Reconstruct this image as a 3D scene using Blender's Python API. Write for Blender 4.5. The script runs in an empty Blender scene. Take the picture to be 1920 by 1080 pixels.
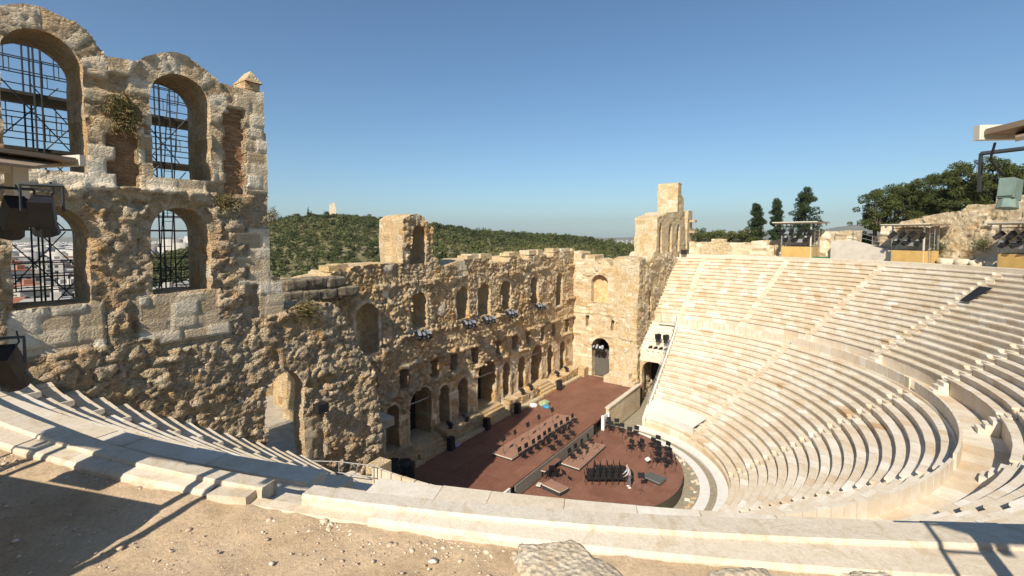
import bpy, math, random
import numpy as np
from mathutils import Vector, Matrix
rad = math.radians
random.seed(7)
SC = bpy.context.scene
COL = SC.collection

# ------------------------------------------------------------------ camera
cam_d = bpy.data.cameras.new('camera'); cam = bpy.data.objects.new('camera', cam_d); COL.objects.link(cam)
SC.camera = cam
F = 880.0; PIT = math.atan(48/880.0); HEAD = rad(34.82)
cam_d.sensor_width = 36; cam_d.lens = F/1920*36; cam_d.shift_y = -50/1920
cam_d.clip_start = 0.05; cam_d.clip_end = 60000
hd = Vector((math.cos(HEAD), math.sin(HEAD), 0)); rt = Vector((math.sin(HEAD), -math.cos(HEAD), 0))
fw = hd*math.cos(PIT)+Vector((0, 0, -math.sin(PIT))); up = rt.cross(fw)
CAM = Vector((-34.2, -16.3, 17.0))
cam.matrix_world = Matrix(((rt.x, up.x, -fw.x, CAM.x), (rt.y, up.y, -fw.y, CAM.y), (rt.z, up.z, -fw.z, CAM.z), (0, 0, 0, 1)))
CX, CY, CZ = CAM

# ------------------------------------------------------------------ world, sun, exposure
SUN_AZ, SUN_EL = rad(11.0), rad(38.0)          # direction of travel, elevation
w = bpy.data.worlds.new("World"); SC.world = w; w.use_nodes = True
nt = w.node_tree; nt.nodes.clear()
sky = nt.nodes.new('ShaderNodeTexSky'); sky.sky_type = 'NISHITA'; sky.sun_disc = False
sky.sun_elevation = SUN_EL; sky.sun_rotation = math.atan2(-math.cos(SUN_AZ), -math.sin(SUN_AZ))
sky.altitude = 100; sky.air_density = 1.0; sky.dust_density = 0.5; sky.ozone_density = 1.8
bg = nt.nodes.new('ShaderNodeBackground'); bg.inputs[1].default_value = 0.08
wo = nt.nodes.new('ShaderNodeOutputWorld')
tn = nt.nodes.new('ShaderNodeMix'); tn.data_type = 'RGBA'; tn.blend_type = 'MULTIPLY'; tn.inputs[0].default_value = 1.0; tn.inputs[7].default_value = (0.76, 0.98, 1.10, 1)
nt.links.new(sky.outputs[0], tn.inputs[6]); nt.links.new(tn.outputs[2], bg.inputs[0]); nt.links.new(bg.outputs[0], wo.inputs[0])
sun_d = bpy.data.lights.new('sun', 'SUN'); sun_d.energy = 5.0; sun_d.angle = rad(0.53); sun_d.color = (1.0, 0.91, 0.78)
sun = bpy.data.objects.new('sun', sun_d); COL.objects.link(sun)
tdir = Vector((math.cos(SUN_AZ)*math.cos(SUN_EL), math.sin(SUN_AZ)*math.cos(SUN_EL), -math.sin(SUN_EL)))
sun.rotation_euler = tdir.to_track_quat('-Z', 'Y').to_euler()
SC.view_settings.view_transform = 'Standard'; SC.view_settings.look = 'None'
SC.view_settings.exposure = 0.45; SC.view_settings.gamma = 1.0
SC.cycles.max_bounces = 6

# ------------------------------------------------------------------ materials
MATS = {}
class N:
    """tiny node-graph helper"""
    def __init__(s, name, rough=0.85, spec=0.2):
        s.m = bpy.data.materials.new(name); s.m.use_nodes = True; s.t = s.m.node_tree
        s.b = s.t.nodes['Principled BSDF']; s.b.inputs['Roughness'].default_value = rough
        s.b.inputs['Specular IOR Level'].default_value = spec
        MATS[name] = s.m
        s._co = None
    def new(s, k, **kw):
        n = s.t.nodes.new(k)
        for a, v in kw.items(): setattr(n, a, v)
        return n
    def link(s, a, b): s.t.links.new(a, b)
    def co(s):
        if s._co is None: s._co = s.new('ShaderNodeTexCoord').outputs['Object']
        return s._co
    def noise(s, scale, detail=4, rough=0.55, stretch=None, out=0, dist=0):
        n = s.new('ShaderNodeTexNoise'); n.inputs['Scale'].default_value = scale; n.inputs['Detail'].default_value = detail
        n.inputs['Roughness'].default_value = rough; n.inputs['Distortion'].default_value = dist
        c = s.co()
        if stretch:
            mp = s.new('ShaderNodeMapping'); mp.inputs['Scale'].default_value = stretch; s.link(c, mp.inputs[0]); c = mp.outputs[0]
        s.link(c, n.inputs['Vector']); return n.outputs[out]
    def vor(s, scale, out='Color', feature='F1', stretch=None):
        n = s.new('ShaderNodeTexVoronoi'); n.inputs['Scale'].default_value = scale; n.feature = feature
        c = s.co()
        if stretch:
            mp = s.new('ShaderNodeMapping'); mp.inputs['Scale'].default_value = stretch; s.link(c, mp.inputs[0]); c = mp.outputs[0]
        s.link(c, n.inputs['Vector']); return n.outputs[out]
    def attr(s, name):
        n = s.new('ShaderNodeAttribute'); n.attribute_name = name; return n.outputs['Fac']
    def ramp(s, fac, stops, interp='LINEAR'):
        n = s.new('ShaderNodeValToRGB'); n.color_ramp.interpolation = interp
        e = n.color_ramp.elements
        while len(e) < len(stops): e.new(0.5)
        for el, (p, c) in zip(e, stops):
            el.position = p; el.color = (c[0], c[1], c[2], 1) if not isinstance(c, (int, float)) else (c, c, c, 1)
        s.link(fac, n.inputs[0]); return n.outputs[0]
    def mix(s, fac, a, b, mode='MIX'):
        n = s.new('ShaderNodeMix', data_type='RGBA', blend_type=mode)
        for sock, v in ((n.inputs[0], fac), (n.inputs[6], a), (n.inputs[7], b)):
            if isinstance(v, (int, float)): sock.default_value = v
            elif isinstance(v, tuple): sock.default_value = (*v, 1)
            else: s.link(v, sock)
        return n.outputs[2]
    def math(s, op, a, b=0.0, clamp=False):
        n = s.new('ShaderNodeMath', operation=op, use_clamp=clamp)
        for sock, v in ((n.inputs[0], a), (n.inputs[1], b)):
            if isinstance(v, (int, float)): sock.default_value = v
            else: s.link(v, sock)
        return n.outputs[0]
    def color(s, c):
        if isinstance(c, tuple): s.b.inputs['Base Color'].default_value = (*c, 1)
        else: s.link(c, s.b.inputs['Base Color'])
    def bump(s, h, dist=0.02, strength=1.0):
        n = s.new('ShaderNodeBump'); n.inputs['Distance'].default_value = dist; n.inputs['Strength'].default_value = strength
        s.link(h, n.inputs['Height']); s.link(n.outputs[0], s.b.inputs['Normal'])

def simple(name, c, rough=0.6, metal=0.0, var=0.15, scale=6.0, bump=0.0, spec=0.3):
    g = N(name, rough, spec); g.b.inputs['Metallic'].default_value = metal
    lo = tuple(max(0, x*(1-var)) for x in c); hi = tuple(min(1, x*(1+var)) for x in c)
    g.color(g.ramp(g.noise(scale, 5), [(0.3, lo), (0.7, hi)]))
    if bump: g.bump(g.noise(scale*4, 4), bump)
    return g.m

def rock_material(name, stones, weather, ochre, mortar, wamt=0.55, lic=0.5):
    g = N(name, 0.92, 0.12)
    t = g.attr('tint'); c = g.ramp(t, [(i/(len(stones)-1), k) for i, k in enumerate(stones)])
    big = g.ramp(g.noise(0.33, 5, 0.6), [(0.42, 0.0), (0.62, 1.0)])
    c = g.mix(g.math('MULTIPLY', big, wamt), c, weather)
    och = g.ramp(g.noise(0.75, 5, 0.65, dist=0.6), [(0.50, 0.0), (0.66, 1.0)])
    c = g.mix(g.math('MULTIPLY', och, 0.6), c, ochre)
    fine = g.ramp(g.noise(5.5, 8, 0.7), [(0.28, (0.60, 0.52, 0.45)), (0.5, (1.0, 1.0, 1.0)), (0.75, (1.3, 1.28, 1.24))])
    c = g.mix(1.0, c, fine, 'MULTIPLY')
    dress = g.math('MULTIPLY', g.attr('brick'), -1.0, True)
    dc = g.ramp(g.attr('tint'), [(0, (0.46, 0.35, 0.22)), (0.5, (0.68, 0.56, 0.39)), (1, (0.84, 0.75, 0.59))])
    dc = g.mix(1.0, dc, g.ramp(g.noise(4.0, 8, 0.7), [(0.3, (0.80, 0.76, 0.70)), (0.55, (1, 1, 1))]), 'MULTIPLY')
    c = g.mix(g.math('MULTIPLY', dress, 0.85), c, dc)
    c = g.mix(g.math('MULTIPLY', g.attr('mort'), 0.55), c, mortar)
    lich = g.ramp(g.noise(2.3, 8, 0.75), [(0.58, 0.0), (0.72, 1.0)])
    c = g.mix(g.math('MULTIPLY', lich, lic), c, (0.20, 0.17, 0.13))
    # brickwork panels
    sx = g.new('ShaderNodeSeparateXYZ'); g.link(g.co(), sx.inputs[0]); cx_ = g.new('ShaderNodeCombineXYZ'); g.link(sx.outputs[0], cx_.inputs[0]); g.link(sx.outputs[2], cx_.inputs[1])
    br = g.new('ShaderNodeTexBrick'); br.inputs['Scale'].default_value = 1; br.inputs['Brick Width'].default_value = 0.34; br.inputs['Row Height'].default_value = 0.085; br.inputs['Mortar Size'].default_value = 0.016
    br.inputs['Color1'].default_value = (0.36, 0.155, 0.062, 1); br.inputs['Color2'].default_value = (0.62, 0.31, 0.14, 1); br.inputs['Mortar'].default_value = (0.34, 0.25, 0.16, 1); g.link(cx_.outputs[0], br.inputs['Vector'])
    c = g.mix(g.math('MULTIPLY', g.math('MULTIPLY', g.attr('brick'), 1.0, True), g.ramp(g.noise(3.5, 6, 0.7), [(0.30, 0.55), (0.5, 1.0)])), c, br.outputs[0])
    g.color(c)
    vb = g.vor(5.5, 'Distance', 'DISTANCE_TO_EDGE', (1, 1, 1.5)); vb2 = g.vor(13, 'Distance', 'F1')
    hh = g.math('ADD', g.math('MULTIPLY', g.ramp(vb, [(0.0, 0.0), (0.16, 1.0)]), 0.45), g.math('MULTIPLY', vb2, -0.5))
    hh = g.math('ADD', hh, g.math('MULTIPLY', g.noise(9, 10, 0.78), 1.6))
    hh = g.math('MULTIPLY', hh, g.math('SUBTRACT', 1.0, g.math('MULTIPLY', dress, 0.72)))
    g.bump(hh, 0.085)
    return g.m

ROCK = rock_material('rubble_stone', [(0.44, 0.29, 0.15), (0.66, 0.46, 0.24), (0.76, 0.58, 0.33), (0.58, 0.43, 0.25), (0.80, 0.67, 0.45)], (0.60, 0.50, 0.36), (0.72, 0.38, 0.12), (0.66, 0.50, 0.29))
ROCK2 = rock_material('warm_stone', [(0.60, 0.43, 0.22), (0.74, 0.58, 0.34), (0.78, 0.65, 0.44), (0.66, 0.50, 0.29), (0.84, 0.76, 0.58)], (0.70, 0.62, 0.47), (0.66, 0.40, 0.15), (0.58, 0.46, 0.30), 0.35, 0.22)
ROCK3 = rock_material('tower_stone', [(0.48, 0.34, 0.19), (0.66, 0.49, 0.29), (0.74, 0.58, 0.37), (0.58, 0.45, 0.29), (0.80, 0.67, 0.48)], (0.56, 0.46, 0.33), (0.70, 0.38, 0.13), (0.66, 0.51, 0.32), 0.7, 0.75)

g = N('marble_seat', 0.62, 0.25)
c = g.ramp(g.attr('tint'), [(0.0, (0.54, 0.38, 0.22)), (0.18, (0.62, 0.49, 0.34)), (0.45, (0.67, 0.58, 0.45)), (0.8, (0.71, 0.645, 0.54)), (1.0, (0.80, 0.765, 0.69))])
c = g.mix(1.0, c, g.ramp(g.noise(1.4, 7, 0.65), [(0.3, (0.86, 0.80, 0.70)), (0.6, (1, 1, 1))]), 'MULTIPLY')
c = g.mix(g.math('MULTIPLY', g.ramp(g.noise(0.5, 6, 0.7, dist=1.5), [(0.58, 0.0), (0.74, 1.0)]), 0.4), c, (0.68, 0.48, 0.30))
c = g.mix(1.0, c, g.ramp(g.noise(14, 6, 0.7, stretch=(1, 1, 4)), [(0.35, (0.88, 0.86, 0.82)), (0.6, (1, 1, 1))]), 'MULTIPLY')
g.color(c); g.bump(g.noise(22, 6, 0.7), 0.006)
SEAT = g.m

g = N('coping_marble', 0.6, 0.25)
c = g.ramp(g.attr('tint'), [(0, (0.58, 0.49, 0.37)), (0.5, (0.65, 0.575, 0.46)), (1, (0.69, 0.635, 0.54))])
c = g.mix(1.0, c, g.ramp(g.noise(2.2, 8, 0.7, dist=2.5), [(0.36, (0.84, 0.78, 0.68)), (0.52, (1, 1, 1)), (0.7, (0.93, 0.89, 0.82))]), 'MULTIPLY')
c = g.mix(g.math('MULTIPLY', g.ramp(g.noise(5, 8, 0.8), [(0.62, 0.0), (0.75, 1.0)]), 0.5), c, (0.50, 0.40, 0.27))
c = g.mix(1.0, c, g.ramp(g.noise(40, 4, 0.7), [(0.3, (0.86, 0.84, 0.8)), (0.6, (1, 1, 1))]), 'MULTIPLY')
g.color(c); g.bump(g.math('ADD', g.noise(5, 8, 0.75), g.math('MULTIPLY', g.noise(45, 3), 0.25)), 0.012)
COPING = g.m

g = N('earth', 0.95, 0.1)
c = g.ramp(g.noise(0.9, 8, 0.65), [(0.3, (0.46, 0.335, 0.205)), (0.5, (0.60, 0.45, 0.29)), (0.7, (0.68, 0.53, 0.365))])
c = g.mix(1.0, c, g.ramp(g.noise(28, 6, 0.8), [(0.3, (0.74, 0.70, 0.66)), (0.5, (1, 1, 1)), (0.72, (1.2, 1.18, 1.15))]), 'MULTIPLY')
v = g.vor(26, 'Distance'); c = g.mix(g.math('MULTIPLY', g.ramp(v, [(0.10, 1.0), (0.22, 0.0)]), 0.4), c, (0.52, 0.44, 0.35))
g.color(c); g.bump(g.math('ADD', g.noise(30, 8, 0.8), g.math('MULTIPLY', g.noise(5, 4), 1.5)), 0.02)
EARTH = g.m

g = N('terrain', 0.95, 0.1)
c = g.ramp(g.noise(0.02, 8, 0.65), [(0.35, (0.10, 0.105, 0.045)), (0.52, (0.18, 0.16, 0.08)), (0.72, (0.40, 0.32, 0.21))])
g.color(c); TERR = g.m

g = N('stage_boards', 0.55, 0.3)
br = g.new('ShaderNodeTexBrick'); br.inputs['Scale'].default_value = 1; br.inputs['Color1'].default_value = (0.190, 0.085, 0.056, 1); br.inputs['Color2'].default_value = (0.235, 0.112, 0.074, 1); br.inputs['Mortar'].default_value = (0.10, 0.05, 0.035, 1)
br.inputs['Brick Width'].default_value = 2.44; br.inputs['Row Height'].default_value = 1.22; br.inputs['Mortar Size'].default_value = 0.008
g.link(g.co(), br.inputs['Vector'])
c = g.mix(1.0, br.outputs[0], g.ramp(g.noise(0.8, 7, 0.7), [(0.3, (0.82, 0.78, 0.76)), (0.6, (1.06, 1.06, 1.06))]), 'MULTIPLY')
c = g.mix(g.math('MULTIPLY', g.ramp(g.noise(2.0, 8, 0.75, stretch=(1, 3, 1)), [(0.54, 0.0), (0.70, 1.0)]), 0.5), c, (0.34, 0.22, 0.17))
g.color(c); g.bump(g.noise(30, 4), 0.003)
BOARDS = g.m

BOARDS2 = simple('riser_boards', (0.31, 0.175, 0.12), 0.6, var=0.12, scale=1.5)
g = N('foliage', 0.75, 0.15)
c = g.ramp(g.attr('tint'), [(0, (0.035, 0.046, 0.014)), (0.35, (0.070, 0.084, 0.025)), (0.75, (0.115, 0.128, 0.040)), (1, (0.20, 0.165, 0.075))])
g.color(c); FOL = g.m
g = N('pine_foliage', 0.75, 0.15)
g.color(g.ramp(g.attr('tint'), [(0, (0.018, 0.03, 0.014)), (0.5, (0.035, 0.055, 0.022)), (1, (0.06, 0.078, 0.032))])); PINE = g.m
g = N('dry_plant', 0.8, 0.1)
g.color(g.ramp(g.attr('tint'), [(0, (0.12, 0.125, 0.045)), (0.5, (0.26, 0.20, 0.09)), (1, (0.46, 0.27, 0.11))])); DRY = g.m
BARK = simple('bark', (0.12, 0.09, 0.065), 0.9, var=0.35, scale=9, bump=0.03)
PAVE = simple('paving', (0.40, 0.35, 0.27), 0.85, var=0.2, scale=2.2, bump=0.004)
GUTTER = simple('white_marble_ring', (0.68, 0.66, 0.60), 0.6, var=0.08, scale=3)
DIRT = simple('packed_dirt', (0.30, 0.26, 0.185), 0.95, var=0.25, scale=4, bump=0.02)
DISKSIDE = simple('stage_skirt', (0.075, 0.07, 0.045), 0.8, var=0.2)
CONC = simple('concrete', (0.55, 0.50, 0.42), 0.85, var=0.1, scale=1.5)
WHITE = simple('white_paint', (0.74, 0.73, 0.69), 0.6, var=0.05)
CREAMP = simple('cream_paint', (0.60, 0.55, 0.45), 0.5, var=0.06)
AWN = simple('brown_panel', (0.30, 0.22, 0.15), 0.7, var=0.12)
BLACK = simple('black_plastic', (0.018, 0.018, 0.02), 0.45, var=0.2)
CHAIRM = simple('black_vinyl', (0.014, 0.014, 0.016), 0.5, var=0.2)
STEEL = simple('galvanised_steel', (0.42, 0.42, 0.40), 0.45, 0.6, var=0.1)
DSTEEL = simple('dark_steel', (0.05, 0.055, 0.06), 0.55, 0.3, var=0.2)
BOARD_T = simple('ochre_board', (0.56, 0.36, 0.12), 0.8, var=0.1, scale=2)
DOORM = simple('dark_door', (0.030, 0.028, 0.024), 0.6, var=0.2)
NICHE = simple('niche_plaster', (0.40, 0.29, 0.17), 0.9, var=0.2, scale=1.5, bump=0.01)
NICHE2 = simple('ochre_infill', (0.58, 0.40, 0.20), 0.9, var=0.38, scale=2.2, bump=0.04)
GREYP = simple('grey_mat', (0.10, 0.105, 0.10), 0.7, var=0.1)
LAMPW = simple('lamp_silver', (0.42, 0.42, 0.43), 0.4, 0.4, var=0.1)
GREENM = simple('green_paint', (0.02, 0.17, 0.09), 0.6)
TEAL = simple('grey_green_metal', (0.16, 0.22, 0.19), 0.55)
BAG = simple('black_polythene', (0.022, 0.025, 0.026), 0.18, var=0.3, scale=9, bump=0.06, spec=0.6)
SKIN = simple('skin', (0.50, 0.32, 0.23), 0.6, var=0.03)
HOOD = simple('grey_sweatshirt', (0.42, 0.42, 0.43), 0.9, var=0.06)
TROU = simple('grey_trousers', (0.13, 0.13, 0.145), 0.9, var=0.1)
SHOE = simple('white_shoe', (0.72, 0.72, 0.72), 0.5, var=0.03)
HAIR = simple('grey_hair', (0.25, 0.24, 0.22), 0.8)
CITYW = simple('rendered_wall', (0.44, 0.41, 0.36), 0.8, var=0.12, scale=0.05)
GLASS = simple('dark_window', (0.05, 0.06, 0.07), 0.2, var=0.2)
ROOFT = simple('terracotta_tile', (0.38, 0.17, 0.10), 0.8, var=0.15)
CLOTHW = simple('pale_green_wrap', (0.36, 0.42, 0.22), 0.5, var=0.3, scale=12)
BLUEW = simple('blue_wrap', (0.06, 0.28, 0.48), 0.4)

# ------------------------------------------------------------------ mesh helpers
def mesh_obj(name, V, Fq, mat, parent=None, smooth=False, attrs=None, fattrs=None):
    me = bpy.data.meshes.new(name)
    V = np.asarray(V, dtype=np.float32)
    if isinstance(Fq, np.ndarray):
        nf, k = Fq.shape
        me.vertices.add(len(V)); me.vertices.foreach_set('co', V.ravel())
        me.loops.add(nf*k); me.loops.foreach_set('vertex_index', Fq.astype(np.int32).ravel())
        me.polygons.add(nf); me.polygons.foreach_set('loop_start', np.arange(0, nf*k, k, dtype=np.int32))
        me.polygons.foreach_set('loop_total', np.full(nf, k, dtype=np.int32))
        me.update(calc_edges=True); me.validate()
    else:
        me.from_pydata(V.tolist(), [], [tuple(int(i) for i in f) for f in Fq]); me.update()
    if smooth: me.polygons.foreach_set('use_smooth', np.ones(len(me.polygons), dtype=bool))
    for k, a in (attrs or {}).items():
        at = me.attributes.new(k, 'FLOAT', 'POINT'); at.data.foreach_set('value', np.asarray(a, dtype=np.float32))
    for k, a in (fattrs or {}).items():
        at = me.attributes.new(k, 'FLOAT', 'FACE'); at.data.foreach_set('value', np.asarray(a, dtype=np.float32))
    me.materials.append(mat)
    o = bpy.data.objects.new(name, me); COL.objects.link(o)
    if parent: o.parent = parent
    return o

class MB:
    def __init__(s): s.v = []; s.f = []; s.t = []
    def add(s, V, Fs, tint=0.5):
        b = len(s.v); s.v += [tuple(p) for p in V]
        for f in Fs: s.f.append(tuple(i+b for i in f)); s.t.append(tint)
    def box(s, c, d, rz=0.0, tint=0.5, tilt=0.0, taper=1.0):
        x, y, z = d[0]/2, d[1]/2, d[2]/2; ca, sa = math.cos(rz), math.sin(rz); P = []
        for k, (i, j, l) in enumerate([(-1,-1,-1),(1,-1,-1),(1,1,-1),(-1,1,-1),(-1,-1,1),(1,-1,1),(1,1,1),(-1,1,1)]):
            tp = taper if l > 0 else 1.0
            px, py, pz = i*x*tp, j*y*tp, l*z
            if tilt: py, pz = py*math.cos(tilt)-pz*math.sin(tilt), py*math.sin(tilt)+pz*math.cos(tilt)
            P.append((c[0]+px*ca-py*sa, c[1]+px*sa+py*ca, c[2]+pz))
        s.add(P, [(0,3,2,1),(4,5,6,7),(0,1,5,4),(1,2,6,5),(2,3,7,6),(3,0,4,7)], tint)
    def tube(s, a, b, r, n=6, r2=None, caps=True):
        a = Vector(a); b = Vector(b); d = (b-a); L = d.length
        if L < 1e-6: return
        d.normalize(); u = d.orthogonal().normalized(); w_ = d.cross(u); r2 = r if r2 is None else r2
        P = []
        for q, rr in ((a, r), (b, r2)):
            for k in range(n):
                an = 2*math.pi*k/n; P.append(q+u*math.cos(an)*rr+w_*math.sin(an)*rr)
        Fs = [(k, (k+1) % n, n+(k+1) % n, n+k) for k in range(n)]
        if caps: Fs += [tuple(range(n-1, -1, -1)), tuple(range(n, 2*n))]
        s.add(P, Fs)
    def prism(s, pts, z0, z1, tint=0.5):
        n = len(pts); P = [(x, y, z0) for x, y in pts]+[(x, y, z1) for x, y in pts]
        s.add(P, [tuple(range(n-1, -1, -1)), tuple(range(n, 2*n))]+[(k, (k+1) % n, n+(k+1) % n, n+k) for k in range(n)], tint)
    def build(s, name, mat, parent=None, smooth=False):
        return mesh_obj(name, np.array(s.v), s.f, mat, parent, smooth, fattrs={'tint': s.t})

def tag(o, label=None, cat=None, group=None, kind=None):
    if label: o['label'] = label
    if cat: o['category'] = cat
    if group: o['group'] = group
    if kind: o['kind'] = kind
    return o
def thing(name, loc, label, cat, group=None, rz=0.0):
    o = bpy.data.objects.new(name, None); COL.objects.link(o); o.location = loc; o.rotation_euler = (0, 0, rz)
    o.empty_display_size = 0.3
    return tag(o, label, cat, group)
def copy_tree(o, parent=None):
    c = o.copy(); COL.objects.link(c); c.parent = parent
    for ch in [q for q in bpy.data.objects if q.parent == o]: copy_tree(ch, c)
    return c

# numpy noise ------------------------------------------------------
def hsh(ix, iy, seed):
    n = (ix.astype(np.int64)*374761393+iy.astype(np.int64)*668265263+seed*1442695041) & 0x7fffffff
    n = (n ^ (n >> 13))*1274126177 & 0x7fffffff
    n = n ^ (n >> 16)
    return (n & 0xffffff)/float(0xffffff)
def vnoise(x, y, seed=0):
    ix = np.floor(x); iy = np.floor(y); fx = x-ix; fy = y-iy
    fx = fx*fx*(3-2*fx); fy = fy*fy*(3-2*fy)
    a = hsh(ix, iy, seed); b = hsh(ix+1, iy, seed); c_ = hsh(ix, iy+1, seed); d = hsh(ix+1, iy+1, seed)
    return (a*(1-fx)+b*fx)*(1-fy)+(c_*(1-fx)+d*fx)*fy
def fbm(x, y, seed=0, oct=5, gain=0.5):
    s = 0; a = 1; t = 0
    for k in range(oct):
        s = s+a*vnoise(x*2**k+k*17.3, y*2**k-k*9.1, seed+k); t += a; a *= gain
    return s/t
def worley(x, y, seed=0, jit=0.85):
    ix = np.floor(x); iy = np.floor(y)
    f1 = np.full(x.shape, 9.0); f2 = np.full(x.shape, 9.0); idv = np.zeros(x.shape)
    for dx in (-1, 0, 1):
        for dy in (-1, 0, 1):
            cx_ = ix+dx; cy_ = iy+dy
            px = cx_+0.5+(hsh(cx_, cy_, seed)-0.5)*jit; py = cy_+0.5+(hsh(cx_, cy_, seed+11)-0.5)*jit
            d = np.hypot(x-px, y-py); r = hsh(cx_, cy_, seed+23)
            closer = d < f1
            f2 = np.where(closer, f1, np.minimum(f2, d)); idv = np.where(closer, r, idv); f1 = np.where(closer, d, f1)
    return f1, f2, idv
def sstep(a, b, x):
    t = np.clip((x-a)/(b-a), 0, 1); return t*t*(3-2*t)
def rubble(S, Z, seed, sx=0.55, sz=0.36, amp=1.0):
    """stone relief (m), random tint, mortar"""
    wx = (fbm(S*1.3, Z*1.3, seed+5, 3)-0.5)*0.9; wz = (fbm(S*1.3+9, Z*1.3, seed+6, 3)-0.5)*0.6
    f1, f2, i1 = worley((S+wx)/sx, (Z+wz)/sz, seed)
    e = np.clip((f2-f1)*2.2, 0, 1); dome = np.clip(e*2.0, 0, 1)**0.7
    dome = dome*(1+0.5*((i1*7.3) % 1-0.5)*np.sin((S/sx+Z/sz*((i1*3.1) % 1-0.5))*2.2))
    g1, g2, i2 = worley((S-wx)/sx*2.3, (Z+wz)/sz*2.3, seed+3)
    e2 = np.clip((g2-g1)*2.2, 0, 1)
    small = fbm(S*0.45, Z*0.45, seed+8, 3) > 0.55
    h = dome*(0.10+0.16*i1)+e2*0.035
    h = np.where(small, e2*(2-e2)*(0.06+0.09*i2)+0.05*dome, h)
    d = h*amp+(fbm(S*0.35, Z*0.35, seed+1, 4)-0.5)*0.5*amp+(fbm(S*3, Z*3, seed+2, 5, 0.62)-0.5)*0.22-0.10*sstep(0.60, 0.72, fbm(S*1.6, Z*1.9, seed+15, 4))
    ti = np.where(small, i2, i1); mo = np.where(small, 1-np.clip(e2*2, 0, 1), 1-np.clip(e*2.5, 0, 1))
    return d, ti, mo
def ashlar(S, Z, seed, bw=1.1, bh=0.5):
    row = np.floor(Z/bh); off = hsh(row, row*0, seed)*bw
    cx_ = np.floor((S+off)/bw); u_ = (S+off)/bw-cx_; v_ = Z/bh-row
    e = np.minimum(np.minimum(u_, 1-u_)*bw, np.minimum(v_, 1-v_)*bh)
    r = hsh(cx_, row, seed+4)
    worn = sstep(0.6, 0.75, fbm(S*0.8, Z*0.8, seed+7, 4))
    d = np.clip(e/0.035, 0, 1)*0.03+(r-0.5)*0.05-worn*0.10*fbm(S*4, Z*4, seed+1, 3)+(fbm(S*5, Z*5, seed+3, 3)-0.5)*0.035
    return d, r, 1-np.clip(e/0.03, 0, 1)
def arch_sdf(S, Z, s0, s1, z0, z1, flat=False):
    r = (s1-s0)/2; c_ = (s0+s1)/2
    if flat:
        return np.maximum(np.maximum(s0-S, S-s1), np.maximum(z0-Z, Z-z1))
    zs = z1-r
    body = np.maximum(np.maximum(s0-S, S-s1), z0-Z)
    circ = np.hypot(S-c_, Z-zs)-r
    return np.where(Z > zs, circ, body)

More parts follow.
